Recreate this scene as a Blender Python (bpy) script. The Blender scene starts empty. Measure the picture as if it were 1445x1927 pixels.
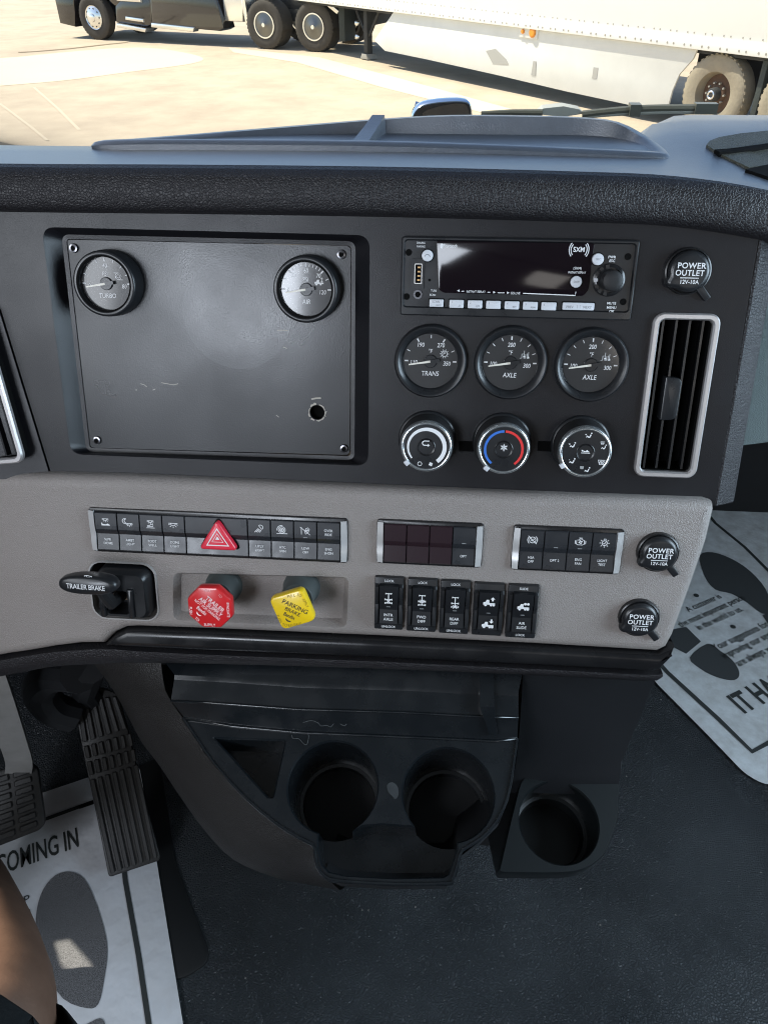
import bpy, bmesh, math, random
from math import radians as R, sin, cos, pi, atan2, sqrt
from mathutils import Vector as V, Matrix as M
from mathutils.geometry import tessellate_polygon
random.seed(7)
sc = bpy.context.scene
col = sc.collection

# ------------------------------------------------------------------ camera
FPX, CX, CY = 1450.0, 722.5, 963.5           # measured from the photograph's vanishing points
CAM = V((0, 0, 1.2))                          # eye, metres above the cab floor
_U = V((21000, 895, -1450)).normalized()
_D = V((-72, 4037, 1450)); _D = (_D - _U * _D.dot(_U)).normalized()
_F = _U.cross(_D)
TAU = R(17.7)                                 # the dash face leans back by this much
_dn = cos(TAU) * _D + sin(TAU) * _F
_fw = cos(TAU) * _F - sin(TAU) * _D
def c2w(v): return V((v.dot(_U), v.dot(_fw), -v.dot(_dn)))
cam = bpy.data.cameras.new('camera'); camo = bpy.data.objects.new('camera', cam); col.objects.link(camo)
r_, u_, b_ = c2w(V((1, 0, 0))), c2w(V((0, -1, 0))), c2w(V((0, 0, -1)))
camo.matrix_world = M(((r_.x, u_.x, b_.x, CAM.x), (r_.y, u_.y, b_.y, CAM.y), (r_.z, u_.z, b_.z, CAM.z), (0, 0, 0, 1)))
cam.sensor_fit = 'VERTICAL'; cam.sensor_height = 24.0; cam.lens = 24.0 * FPX / 1927
cam.clip_start = 0.01; cam.clip_end = 3000
sc.camera = camo
# ------------------------------------------------------------------ light
SUN_DIR = V((-0.62, 0.15, 1.0)).normalized()  # towards the sun
world = bpy.data.worlds.new('World'); sc.world = world; world.use_nodes = True
nt = world.node_tree; bg = nt.nodes['Background']
sky = nt.nodes.new('ShaderNodeTexSky'); sky.sky_type = 'NISHITA'; sky.sun_disc = False
sky.sun_elevation = math.asin(SUN_DIR.z); sky.sun_rotation = atan2(SUN_DIR.x, SUN_DIR.y)
nt.links.new(sky.outputs[0], bg.inputs[0]); bg.inputs[1].default_value = 0.15
sl = bpy.data.lights.new('sun', 'SUN'); sl.energy = 5.0; sl.angle = R(0.5); sl.color = (1, 0.93, 0.78)
so = bpy.data.objects.new('sun', sl); col.objects.link(so)
so.rotation_euler = (-SUN_DIR).to_track_quat('-Z', 'Y').to_euler()
def area(name, loc, tgt, sx, sy, power, colr):
    l = bpy.data.lights.new(name, 'AREA'); l.shape = 'RECTANGLE'; l.size = sx; l.size_y = sy; l.energy = power; l.color = colr
    o = bpy.data.objects.new(name, l); col.objects.link(o); o.location = loc
    o.rotation_euler = (V(tgt) - V(loc)).to_track_quat('-Z', 'Y').to_euler()
    return o
# area lamps added for daylight at the doors, plus two fill lamps behind the seats
area('door_window_light', (-1.0, -0.45, 1.32), (1.0, -0.40, 1.15), 1.1, 0.5, 7.5, (0.88, 0.93, 1.0))
area('passenger_door_light', (1.14, 0.35, 1.0), (-1.0, 0.45, 0.55), 0.9, 0.9, 20, (0.66, 0.84, 1.0))
area('sleeper_fill_light', (-0.82, -1.60, 1.42), (-0.25, 0.6, 0.95), 0.55, 0.6, 15, (0.82, 0.89, 1.0))  # lamp added for the glow on the blanking plate; no window modelled there
area('rear_fill_light', (0.85, -1.6, 1.4), (0.1, 0.5, 0.8), 0.5, 0.4, 1.6, (1.0, 0.95, 0.90))  # weak warm fill lamp, added; no window behind it
sc.view_settings.view_transform = 'Standard'; sc.view_settings.look = 'None'
sc.view_settings.exposure = 0.65; sc.view_settings.gamma = 1.0; sc.view_settings.use_curve_mapping = False
sc.render.engine = 'CYCLES'
sc.cycles.use_denoising = True
sc.cycles.filter_width = 1.1
sc.cycles.max_bounces = 8; sc.cycles.transparent_max_bounces = 8
sc.cycles.caustics_reflective = False; sc.cycles.caustics_refractive = False
sc.cycles.sample_clamp_indirect = 6.0

# ------------------------------------------------------------------ measuring
def ray(px, py): return c2w(V(((px - CX) / FPX, (py - CY) / FPX, 1.0)))
def at_zc(px, py, d): return CAM + ray(px, py) * d
def at_z(px, py, z):
    r = ray(px, py); return CAM + r * ((z - CAM.z) / r.z)
def at_y(px, py, y):
    r = ray(px, py); return CAM + r * (y / r.y)
def frame(o, x, y):
    x = V(x).normalized(); y = V(y); y = (y - x * x.dot(y)).normalized(); z = x.cross(y); o = V(o)
    return M(((x.x, y.x, z.x, o.x), (x.y, y.y, z.y, o.y), (x.z, y.z, z.z, o.z), (0, 0, 0, 1)))
def on(Mx, px, py, h=0.0):
    """where the sight line of a photograph point meets the plane z = h of a frame (local x, y)"""
    n = V((Mx[0][2], Mx[1][2], Mx[2][2])); o = Mx.translation + n * h
    r = ray(px, py); P = CAM + r * ((o - CAM).dot(n) / r.dot(n))
    q = Mx.inverted() @ P
    return (q.x, q.y)
Dw, Fw = c2w(_D), c2w(_F)
MD = frame(at_zc(980, 520, 0.615), (1, 0, 0), -Dw)     # the dash face: x right, y up the face, z towards the driver
def D(px, py, w=0.0): return on(MD, px, py, w)
def Dl(pts, w=0.0): return [D(x, y, w) for x, y in pts]

# ------------------------------------------------------------------ materials
def mat(name, c, rough=0.5, metal=0.0, bump=(), var=None, spec=0.5, coat=0.0, rvar=None, crough=.08):
    m = bpy.data.materials.new(name); m.use_nodes = True; n = m.node_tree; b = n.nodes['Principled BSDF']
    b.inputs['Base Color'].default_value = (*c, 1); b.inputs['Roughness'].default_value = rough; b.inputs['Metallic'].default_value = metal
    b.inputs['Specular IOR Level'].default_value = spec; b.inputs['Coat Weight'].default_value = coat; b.inputs['Coat Roughness'].default_value = crough
    if bump or var or rvar:
        tc = n.nodes.new('ShaderNodeTexCoord')
    last = None
    for kind, scale, strength, dist in bump:
        if kind == 'noise':
            t = n.nodes.new('ShaderNodeTexNoise'); t.inputs['Scale'].default_value = scale; t.inputs['Detail'].default_value = 2; o = t.outputs[0]
        else:
            t = n.nodes.new('ShaderNodeTexVoronoi'); t.feature = 'SMOOTH_F1' if kind == 'cell' else 'DISTANCE_TO_EDGE'; t.inputs['Scale'].default_value = scale; o = t.outputs[0]
            if kind == 'crease':
                mr = n.nodes.new('ShaderNodeMapRange'); mr.inputs[2].default_value = 0.22; n.links.new(o, mr.inputs[0]); o = mr.outputs[0]
            wn = n.nodes.new('ShaderNodeTexNoise'); wn.inputs['Scale'].default_value = scale * 0.6
            mx = n.nodes.new('ShaderNodeMix'); mx.data_type = 'VECTOR'; mx.inputs[0].default_value = 0.0012 * 500 / scale * 2
            n.links.new(tc.outputs['Object'], wn.inputs[0]); n.links.new(tc.outputs['Object'], mx.inputs[4]); n.links.new(wn.outputs[1], mx.inputs[5]); n.links.new(mx.outputs[1], t.inputs[0])
        if kind == 'noise': n.links.new(tc.outputs['Object'], t.inputs[0])
        bp = n.nodes.new('ShaderNodeBump'); bp.inputs['Strength'].default_value = strength; bp.inputs['Distance'].default_value = dist
        if kind == 'cell': bp.invert = True
        n.links.new(o, bp.inputs['Height'])
        if last: n.links.new(last, bp.inputs['Normal'])
        last = bp.outputs[0]
    if last: n.links.new(last, b.inputs['Normal'])
    if var:
        scale, dark, c2 = var
        t = n.nodes.new('ShaderNodeTexNoise'); t.inputs['Scale'].default_value = scale; t.inputs['Detail'].default_value = 6; t.inputs['Roughness'].default_value = 0.65
        n.links.new(tc.outputs['Object'], t.inputs[0])
        rp = n.nodes.new('ShaderNodeValToRGB'); rp.color_ramp.elements[0].position = 0.5 - dark; rp.color_ramp.elements[1].position = 0.5 + dark
        rp.color_ramp.elements[0].color = (*c2, 1); rp.color_ramp.elements[1].color = (*c, 1)
        n.links.new(t.outputs[0], rp.inputs[0]); n.links.new(rp.outputs[0], b.inputs['Base Color'])
    if rvar:
        scale, lo, hi = rvar
        t = n.nodes.new('ShaderNodeTexNoise'); t.inputs['Scale'].default_value = scale; t.inputs['Detail'].default_value = 5
        n.links.new(tc.outputs['Object'], t.inputs[0])
        mr = n.nodes.new('ShaderNodeMapRange'); mr.inputs[1].default_value = 0.35; mr.inputs[2].default_value = 0.65; mr.inputs[3].default_value = lo; mr.inputs[4].default_value = hi
        n.links.new(t.outputs[0], mr.inputs[0]); n.links.new(mr.outputs[0], b.inputs['Roughness'])
    return m
MT = {}
MT['face'] = mat('black_grain_plastic', (.007, .007, .009), .38, bump=[('noise', 1300, .22, .0006)], rvar=(14, .33, .43), spec=.4)
MT['plate'] = mat('black_plate', (.012, .013, .015), .33, bump=[('noise', 800, .16, .0006)], rvar=(7, .25, .40))
MT['pad'] = mat('black_leather_grain', (.012, .011, .013), .50, bump=[('crease', 420, .55, .0007), ('noise', 1400, .12, .0004)])
MT['top'] = mat('dash_top_vinyl', (.075, .092, .118), .38, bump=[('crease', 420, .2, .0004)], var=(70, .25, (.055, .068, .088)), spec=.8, coat=.8, crough=.38)  # black vinyl; blue of the sky's sheen is put into the base colour
MT['grey'] = mat('grey_leather_grain', (.275, .248, .232), .48, bump=[('crease', 480, .42, .0007), ('noise', 1500, .1, .0004)], var=(9, .5, (.245, .22, .205)), rvar=(13, .42, .58))
MT['greysmooth'] = mat('grey_plastic', (.34, .33, .32), .45)
MT['gloss'] = mat('gloss_black', (.010, .010, .011), .22, rvar=(30, .18, .36))
MT['satin'] = mat('satin_black', (.014, .015, .017), .32, rvar=(40, .26, .38))
MT['matte'] = mat('matte_black', (.010, .010, .011), .6)
MT['void'] = mat('dark_void', (.004, .004, .004), .9, spec=.1)
MT['switch'] = mat('switch_black', (.022, .024, .028), .30, rvar=(60, .24, .36))
MT['chrome'] = mat('bright_silver', (.80, .80, .80), .25, .55)
MT['silver'] = mat('silver_paint', (.62, .60, .60), .38, .75, bump=[('noise', 2500, .05, .0003)])
MT['white'] = mat('white_print', (.78, .79, .80), .6)
MT['dim'] = mat('dim_print', (.25, .26, .27), .6)
MT['btn'] = mat('pale_button', (.62, .64, .68), .4)
MT['red'] = mat('red_plastic', (.62, .018, .022), .28, coat=.3)
MT['hazard'] = mat('hazard_red', (.72, .03, .06), .25, coat=.3)
MT['yellow'] = mat('yellow_plastic', (.85, .58, .012), .32, coat=.25)
MT['blackprint'] = mat('black_print', (.02, .02, .02), .5)
MT['blue'] = mat('blue_print', (.03, .16, .60), .5)
MT['redp'] = mat('red_print', (.75, .03, .03), .5)
MT['rubber'] = mat('pedal_rubber', (.016, .016, .017), .48, bump=[('noise', 900, .2, .0005)], var=(60, .25, (.028, .027, .026)))
MT['floor'] = mat('floor_rubber', (.022, .026, .030), .42, spec=.6, bump=[('crease', 270, .9, .0022), ('noise', 700, .3, .0008), ('noise', 12, .25, .008)], var=(5, .22, (.062, .070, .078)), rvar=(4, .27, .48))
MT['liner'] = mat('floor_liner', (.012, .013, .014), .5, bump=[('noise', 700, .1, .0004)])
MT['carpet'] = mat('toe_carpet', (.020, .020, .022), .9, bump=[('noise', 900, .8, .002)], spec=.2)
MT['tray'] = mat('tray_plastic', (.007, .009, .011), .24, bump=[('noise', 1800, .05, .0003)], rvar=(35, .18, .36), coat=.7, crough=.12)
MT['dial'] = mat('dial_black_under_glass', (.018, .018, .019), .5, coat=1.0, crough=.09)
MT['needle'] = mat('needle_white', (.85, .83, .74), .5)
MT['steel'] = mat('brushed_steel', (.55, .54, .52), .35, 1.0, bump=[('noise', 300, .1, .0004)])
MT['cast'] = mat('cast_alloy', (.52, .51, .49), .38, .35, bump=[('noise', 200, .15, .0006)], var=(30, .3, (.36, .35, .33)))
MT['shaft'] = mat('grey_green_rubber', (.055, .065, .064), .6)
MT['pad2'] = mat('console_leather_grain', (.015, .014, .0135), .43, spec=.42, bump=[('crease', 420, .45, .0007), ('noise', 1400, .12, .0004)])
MT['matte2'] = mat('console_plastic', (.014, .015, .017), .5, bump=[('noise', 700, .15, .0005)])
MT['tray2'] = mat('holder_plastic', (.007, .009, .010), .32, bump=[('noise', 1800, .06, .0003)])
MT['face2'] = mat('column_plastic', (.010, .011, .013), .45, bump=[('noise', 1200, .2, .0006)])
def glass(name, rough, fac, tint=(1, 1, 1)):
    m = bpy.data.materials.new(name); m.use_nodes = True; n = m.node_tree; n.nodes.clear()
    o = n.nodes.new('ShaderNodeOutputMaterial'); t = n.nodes.new('ShaderNodeBsdfTransparent'); g = n.nodes.new('ShaderNodeBsdfGlossy'); x = n.nodes.new('ShaderNodeMixShader'); fr = n.nodes.new('ShaderNodeFresnel')
    t.inputs[0].default_value = (*tint, 1); g.inputs['Roughness'].default_value = rough; fr.inputs[0].default_value = fac
    n.links.new(fr.outputs[0], x.inputs[0]); n.links.new(t.outputs[0], x.inputs[1]); n.links.new(g.outputs[0], x.inputs[2]); n.links.new(x.outputs[0], o.inputs[0])
    return m
MT['lens'] = glass('gauge_lens', .05, 1.06)
MT['windshield'] = glass('windshield_glass', .01, 1.25, (.97, .98, .96))

# ------------------------------------------------------------------ mesh building
def rrect(w, h, r, n=5, cx=0, cy=0):
    p = []
    for sx, sy, a in ((1, 1, 0), (-1, 1, 90), (-1, -1, 180), (1, -1, 270)):
        for k in range(n + 1):
            t = R(a + 90 * k / n); p.append((cx + sx * (w / 2 - r) + r * cos(t), cy + sy * (h / 2 - r) + r * sin(t)))
    return p
def ccw(p):
    a = sum(p[i][0] * p[(i + 1) % len(p)][1] - p[(i + 1) % len(p)][0] * p[i][1] for i in range(len(p)))
    return list(p) if a > 0 else list(p)[::-1]
def roundpoly(p, r, n=4):
    """a polygon with its corners rounded"""
    p = ccw(p); out = []; N = len(p)
    for i in range(N):
        A, B, Cc = V(p[i - 1]), V(p[i]), V(p[(i + 1) % N])
        a, c = (A - B), (Cc - B); rr = min(r[i] if isinstance(r, (list, tuple)) else r, a.length * .45, c.length * .45)
        P, Q = B + a.normalized() * rr, B + c.normalized() * rr
        for k in range(n + 1):
            t = k / n; out.append(tuple((1 - t) ** 2 * P + 2 * t * (1 - t) * B + t * t * Q))
    return out
def inset(p, d):
    N = len(p); o = []
    for i in range(N):
        a, b, c = V(p[i - 1]), V(p[i]), V(p[(i + 1) % N])
        e1, e2 = (b - a), (c - b)
        n1 = V((-e1.y, e1.x)); n2 = V((-e2.y, e2.x))
        if n1.length < 1e-9: n1 = n2
        if n2.length < 1e-9: n2 = n1
        n1.normalize(); n2.normalize(); m_ = n1 + n2
        if m_.length < 1e-6: m_ = n1
        m_.normalize(); k = max(m_.dot(n1), .35)
        o.append(tuple(b + m_ * (d / k)))
    return o
def circ(r, n=32, cx=0, cy=0, a0=0): return [(cx + r * cos(a0 + 2 * pi * k / n), cy + r * sin(a0 + 2 * pi * k / n)) for k in range(n)]
def arc(cx, cy, r, a0, a1, n=10, ry=None): return [(cx + r * cos(R(a0 + (a1 - a0) * k / n)), cy + (ry or r) * sin(R(a0 + (a1 - a0) * k / n))) for k in range(n + 1)]
def smooth(pts, n=4, closed=False):
    """Catmull-Rom through points of any dimension"""
    P = [V(p) for p in pts]; N = len(P); out = []
    for i in range(N if closed else N - 1):
        if closed: a, b, c, d = P[i - 1], P[i], P[(i + 1) % N], P[(i + 2) % N]
        else: a, b, c, d = P[max(i - 1, 0)], P[i], P[i + 1], P[min(i + 2, N - 1)]
        for k in range(n):
            t = k / n
            out.append(.5 * ((2 * b) + (c - a) * t + (2 * a - 5 * b + 4 * c - d) * t * t + (3 * b - a - 3 * c + d) * t ** 3))
    if not closed: out.append(P[-1].copy())
    return [tuple(o) for o in out]
class MB:
    def __init__(s): s.v = []; s.f = []
    def add(s, vs, fs):
        b = len(s.v); s.v += [tuple(x) for x in vs]; s.f += [tuple(i + b for i in q) for q in fs]; return s
    def box(s, x0, x1, y0, y1, z0, z1, c=0.0):
        if c: return s.slab(rrect(x1 - x0, y1 - y0, c, 2, (x0 + x1) / 2, (y0 + y1) / 2), z0, z1, c, 2)
        vs = [(x, y, z) for z in (z0, z1) for y in (y0, y1) for x in (x0, x1)]
        return s.add(vs, [(0, 2, 3, 1), (4, 5, 7, 6), (0, 1, 5, 4), (2, 6, 7, 3), (0, 4, 6, 2), (1, 3, 7, 5)])
    def loft(s, loops, closed=True, cap0=False, cap1=False):
        n = len(loops[0]); vs = [p for l in loops for p in l]; fs = []
        for k in range(len(loops) - 1):
            for i in range(n if closed else n - 1):
                j = (i + 1) % n; fs.append((k * n + i, k * n + j, (k + 1) * n + j, (k + 1) * n + i))
        if cap0: fs.append(tuple(range(n))[::-1])
        if cap1: fs.append(tuple((len(loops) - 1) * n + i for i in range(n)))
        return s.add(vs, fs)
    def slab(s, o, z0, z1, r=0.0, seg=3, cap0=False, cap1=True):
        o = ccw(o); L = [[(x, y, z0) for x, y in o]]
        if r:
            L.append([(x, y, z1 - r) for x, y in o])
            for k in range(1, seg + 1):
                a = pi / 2 * k / seg; q = inset(o, r * (1 - cos(a))); L.append([(x, y, z1 - r + r * sin(a)) for x, y in q])
        else: L.append([(x, y, z1) for x, y in o])
        return s.loft(L, True, cap0, cap1)
    def flat(s, o, z=0.0, holes=()):
        loops = [[V((x, y, z)) for x, y in l] for l in (o, *holes)]
        vs = [tuple(p) for l in loops for p in l]
        return s.add(vs, [tuple(t) for t in tessellate_polygon(loops)])
    def wall(s, o, z0, z1): return s.loft([[(x, y, z0) for x, y in o], [(x, y, z1) for x, y in o]])
    def lathe(s, prof, n=40, cx=0, cy=0, cap=False):
        L = [[(cx + r * cos(2 * pi * k / n), cy + r * sin(2 * pi * k / n), z) for k in range(n)] for r, z in prof]
        return s.loft(L, True, False, cap)
    def tube(s, pts, r, n=8, cap=True):
        pts = [V(p) for p in pts]; L = []; up = None
        for i, p in enumerate(pts):
            d = (pts[min(i + 1, len(pts) - 1)] - pts[max(i - 1, 0)]).normalized()
            if up is None: up = d.orthogonal().normalized()
            up = (up - d * up.dot(d)).normalized(); q = d.cross(up); rr = r[i] if isinstance(r, (list, tuple)) else r
            L.append([tuple(p + (up * cos(2 * pi * k / n) + q * sin(2 * pi * k / n)) * rr) for k in range(n)])
        return s.loft(L, True, cap, cap)
    def stroke(s, pts, w, z=0.0, closed=False):
        P = [V(p[:2]) for p in pts]; n = len(P); l = []; r = []
        for i, p in enumerate(P):
            a = P[i - 1] if (i or closed) else P[i]; b = P[(i + 1) % n] if (i < n - 1 or closed) else P[i]
            d = (b - a)
            if d.length < 1e-9: d = V((1, 0))
            d.normalize(); m_ = V((-d.y, d.x)) * w / 2; l.append((*(p + m_), z)); r.append((*(p - m_), z))
        return s.add(l + r, [(i, (i + 1) % n, n + (i + 1) % n, n + i) for i in range(n if closed else n - 1)])
    def xf(s, Mx): s.v = [tuple(Mx @ V(p)) for p in s.v]; return s
    def build(s, name, m, parent=None, loc=None, rot=None, sharp=32, Mx=None, scale=None):
        me = bpy.data.meshes.new(name); me.from_pydata(s.v, [], s.f); me.validate()
        bm = bmesh.new(); bm.from_mesh(me); bmesh.ops.recalc_face_normals(bm, faces=bm.faces); bm.to_mesh(me); bm.free()
        for p in me.polygons: p.use_smooth = True
        me.set_sharp_from_angle(angle=R(sharp))
        me.materials.append(MT[m] if isinstance(m, str) else m)
        return link(name, me, parent, loc, rot, Mx, scale)
def link(name, me, parent=None, loc=None, rot=None, Mx=None, scale=None):
    o = bpy.data.objects.new(name, me); col.objects.link(o); o.parent = parent
    if Mx is not None: o.matrix_local = Mx
    if loc is not None: o.location = loc
    if rot is not None: o.rotation_euler = rot
    if scale is not None: o.scale = (scale,) * 3
    return o
def tag(o, label, cat, group=None):
    o['label'] = label; o['category'] = cat
    if group: o['group'] = group
    return o
def struct(o): o['kind'] = 'structure'; return o
def thing(name, label, cat, Mx=None, group=None):
    o = bpy.data.objects.new(name, None); col.objects.link(o); o.empty_display_size = .02
    if Mx is not None: o.matrix_world = Mx
    return tag(o, label, cat, group)
def dash_at(px, py, w=0.0, rot=0.0, base=0.0):
    """frame on the dash: centred where the photograph shows the point px, py at height w, its own z = 0 at height base"""
    u, v = D(px, py, w); return MD @ M.Translation((u, v, base)) @ M.Rotation(rot, 4, 'Z')
def quad(c, w=0.0):
    """centre, width, height of a rectangular item from its four photographed corners TL TR BR BL"""
    p = [V(D(x, y, w)) for x, y in c]; m_ = sum(p, V((0, 0))) / 4
    return m_.x, m_.y, ((p[1] - p[0]).length + (p[2] - p[3]).length) / 2, ((p[3] - p[0]).length + (p[2] - p[1]).length) / 2
_tx = {}
def text(s, h, x, y, z, parent, m='white', rot=0.0, xs=1.0, bold=0.0, shear=0.0, al='CENTER', name='lettering', sp=1.0):
    """flat lettering with cap height h"""
    k = (s, m, bold, shear, al, sp)
    if k not in _tx:
        c = bpy.data.curves.new('t', 'FONT'); c.body = s; c.size = 1; c.align_x = al; c.align_y = 'CENTER'; c.offset = bold; c.shear = shear; c.resolution_u = 3; c.space_line = .82; c.space_character = sp
        o = bpy.data.objects.new('t', c); col.objects.link(o); dg = bpy.context.evaluated_depsgraph_get()
        me = bpy.data.meshes.new_from_object(o.evaluated_get(dg)); bpy.data.objects.remove(o); bpy.data.curves.remove(c)
        me.materials.clear(); me.materials.append(MT[m] if isinstance(m, str) else m); me.name = 'lettering'; _tx[k] = me
    o = link(name, _tx[k], parent, (x, y, z), (0, 0, rot)); o.scale = (h / .7 * xs, h / .7, 1)
    return o
# ------------------------------------------------------------------ cab shell (out of view; keeps the sun off the dash)
def wallbox(name, x0, x1, y0, y1, z0, z1, m='cabin'):
    return struct(MB().box(x0, x1, y0, y1, z0, z1).build(name, m))
MT['cabin'] = mat('cabin_lining', (.10, .095, .09), .8)
wallbox('cab_roof', -1.06, 1.2, -1.7, 1.08, 1.79, 1.84)
wallbox('cab_rear_wall', -1.06, 1.2, -1.75, -1.7, -.05, 1.84)
# unseen left wall; both openings added, shaped to pass sun onto leg and mat
LEGSUN = [(.385, 1.45), (.46, 1.30), (.50, 1.40), (.473, 1.50), (.451, 1.585), (.431, 1.65), (.405, 1.70), (.385, 1.71)]
MATSUN = [(.562, .918), (.572, .843), (.596, .806), (.606, .838), (.588, .905), (.567, .952)]
lw = MB().flat([(-1.7, -.05), (1.3, -.05), (1.3, .95), (1.15, 1.78), (-1.7, 1.78)], 0,
               [LEGSUN, MATSUN])
lw.xf(M(((0, 0, 1, -1.03), (1, 0, 0, 0), (0, 1, 0, 0), (0, 0, 0, 1))))
struct(lw.build('cab_left_wall', 'cabin'))
rw = MB().flat([(-1.7, -.05), (1.75, -.05), (1.75, .75), (1.2, .95), (.42, 1.78), (-1.7, 1.78)]).xf(M(((0, 0, 1, 1.18), (1, 0, 0, 0), (0, 1, 0, 0), (0, 0, 0, 1))))
struct(rw.build('cab_right_wall', 'cabin'))
# floor of the cab
fl = struct(MB().flat([(-1.05, -1.7), (1.2, -1.7), (1.2, 1.72), (-1.05, 1.72)], 0).build('cab_floor', 'floor'))
struct(MB().add([(-1.05, 1.02, .0), (-.33, 1.02, 0), (-.33, 1.32, .34), (-1.05, 1.32, .34), (-1.05, 1.36, .80), (-.33, 1.36, .80)], [(0, 1, 2, 3), (3, 2, 5, 4)]).build('toe_board', 'carpet'))
struct(MB().add([(-.33, 1.62, -.02), (1.19, 1.62, -.02), (1.19, 1.62, .80), (-.33, 1.62, .80)], [(0, 1, 2, 3)]).build('firewall', 'matte'))
struct(MB().add([(-1.05, 1.05, .945), (1.19, 1.05, .945), (1.19, 1.78, .79), (-1.05, 1.78, .79)], [(0, 1, 2, 3)]).build('cowl_sun_block', 'matte'))  # unseen cover added to keep stray sun out of the footwell
# windscreen
ws = MB(); L = []
for k in range(9):
    x = -1.05 + 2.25 * k / 8; bulge = .10 * (1 - ((x - .07) / 1.13) ** 2)
    L.append([(x, 1.10 + bulge, .94), (x, .80 + bulge * .8, 1.34), (x, .46 + bulge * .5, 1.77)])
ws.loft(L, False)
tag(ws.build('windshield', 'windshield'), 'clear dusty windshield glass between the dashboard and the parking lot', 'windshield')

# ------------------------------------------------------------------ dashboard body
dash = thing('dashboard', 'black and grey truck dashboard with leather-grain pad and pale grey lower trim', 'dashboard', MD)
def part(mb, name, m, parent=None, **k): return mb.build(name, m, parent or dash, **k)
IMD = MD.inverted()
# front edge of the dash top measured along x
FE = [(-1.05, .632, 1.048), (-.60, .632, 1.050)]
for px, py in ((0, 310), (350, 312), (722, 316), (1083, 325), (1272, 334), (1445, 360)):
    p = at_y(px, py, .632 if px < 1400 else .628); FE.append(tuple(p))
FE += [(.31, .632, 1.018), (.42, .65, 1.005), (.62, .68, 1.0), (1.16, .70, 1.0)]
FEs = smooth(FE, 4)
def topz(x, y, yf, zf):
    t = min(max((x - .11) / .12, 0), 1); t = t * t * (3 - 2 * t)
    yb = .705 + .16 * t; q = min(max((y - yf) / .17, 0), 1); q = q * q * (3 - 2 * q)
    z = zf - .02 * (min(y, yb) - yf) + (1.054 - zf) * q * t
    d = max(y - yb, 0); return z - min(.30 * d + 2.0 * d * d, .6 * d + .005)
pad, top = MB(), MB(); LP, LT = [], []
for x, yf, zf in FEs:
    P = []
    back = (yf - .632)
    for v, w in ((.040, -.006), (.0425, .006), (.048, .0115), (.058, .0135), (.068, .011), (.0745, .006)):
        q = MD @ V((0, v, w)); P.append((x, q.y + back, q.z - (1.048 - zf) * .9))
    P += [(x, yf - .002, zf - .0015), (x, yf + .004, zf)]
    LP.append(P)
    LT.append([(x, yf + .004, zf)] + [(x, y, topz(x, y, yf, zf)) for y in (yf + .02, yf + .05, .705 + back * .8, .72 + back * .7, .74 + back * .6, .77 + back * .5, .82 + back * .3, .88, .93, 1.0, 1.17)])
part(pad.loft(LP, False).xf(IMD), 'front_pad', 'pad', sharp=60)
part(top.loft(LT, False).xf(IMD), 'top_cover', 'top', sharp=60)
# storage tray on top
tp = [(176, 268, .695), (240, 266, .69), (400, 266, .69), (700, 269, .69), (900, 275, .69), (1100, 283, .69), (1225, 289, .69), (1262, 288, .70),
      (1225, 258, .745), (1165, 228, .775), (1090, 219, .785), (1000, 216, .785), (850, 215, .785), (715, 222, .785), (540, 236, .775), (360, 251, .75), (220, 262, .72), (180, 267, .705)]
oo = smooth([tuple(at_y(*p)) for p in tp], 3, True)
o2 = [p[:2] for p in oo]; hs = [p[2] for p in oo]
def sz(x, y): return min(topz(x, y, .632, 1.048), 1.03)
def fz(y): return 1.0475 - .02 * (y - .70)
i1, i2, i3 = inset(o2, .003), inset(o2, .009), inset(o2, .013)
tr = MB().loft([[(x, y, sz(x, y) - .012) for x, y in o2], [(x, y, h - .0025) for (x, y), h in zip(o2, hs)], [(x, y, h) for (x, y), h in zip(i1, hs)], [(x, y, h) for (x, y), h in zip(i2, hs)], [(x, y, min(fz(y), h - .002)) for (x, y), h in zip(i3, hs)]])
b0 = len(tr.v); tr.flat(i3, 0)
for k in range(b0, len(tr.v)): tr.v[k] = (tr.v[k][0], tr.v[k][1], min(fz(tr.v[k][1]), hs[k - b0] - .002))
tro = part(tr.xf(IMD), 'top_tray', 'top', sharp=40)
a, b = at_y(664, 264, .705), at_y(712, 226, .775); L = []
for q in (0, .35, .7, 1):
    x, y = a.x * (1 - q) + b.x * q, a.y * (1 - q) + b.y * q; z = fz(y) + .001 + .014 * q ** 1.6; w = .011 - .003 * q
    L.append([(x - w, y, fz(y) - .004), (x + w, y, fz(y) - .004), (x + w * .7, y, z), (x - w * .7, y, z)])
part(MB().loft(L, True, True, True).xf(IMD), 'tray_divider', 'top', tro)
# defroster vent pocket at the right
MT['olive'] = mat('vent_vinyl', (.060, .062, .045), .5, bump=[('crease', 420, .6, .0007)])
def on_top(px, py, lift=.002):
    """where a sight line meets the dash top"""
    y = .60
    while y < 1.2:
        p = at_y(px, py, y); k = 0
        while k < len(FEs) - 2 and FEs[k + 1][0] < p.x: k += 1
        A_, B_ = FEs[k], FEs[k + 1]; t = (p.x - A_[0]) / (B_[0] - A_[0]); yf, zf = A_[1] + (B_[1] - A_[1]) * t, A_[2] + (B_[2] - A_[2]) * t
        if y > yf and p.z <= topz(p.x, y, yf, zf): break
        y += .002
    return p + V((0, -.003, lift))
def decal(px, name, m, parent=None, lift=.002):
    P = [on_top(*p, lift) for p in px]; c = sum(P, V()) / len(P); n_ = len(P)
    return MB().add([tuple(IMD @ p) for p in P] + [tuple(IMD @ c)] + [tuple(IMD @ (p - V((0, 0, .006)))) for p in P], [(i, (i + 1) % n_, n_) for i in range(n_)] + [(i, (i + 1) % n_, n_ + 1 + (i + 1) % n_, n_ + 1 + i) for i in range(n_)]).build(name, m, parent or dash)
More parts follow.
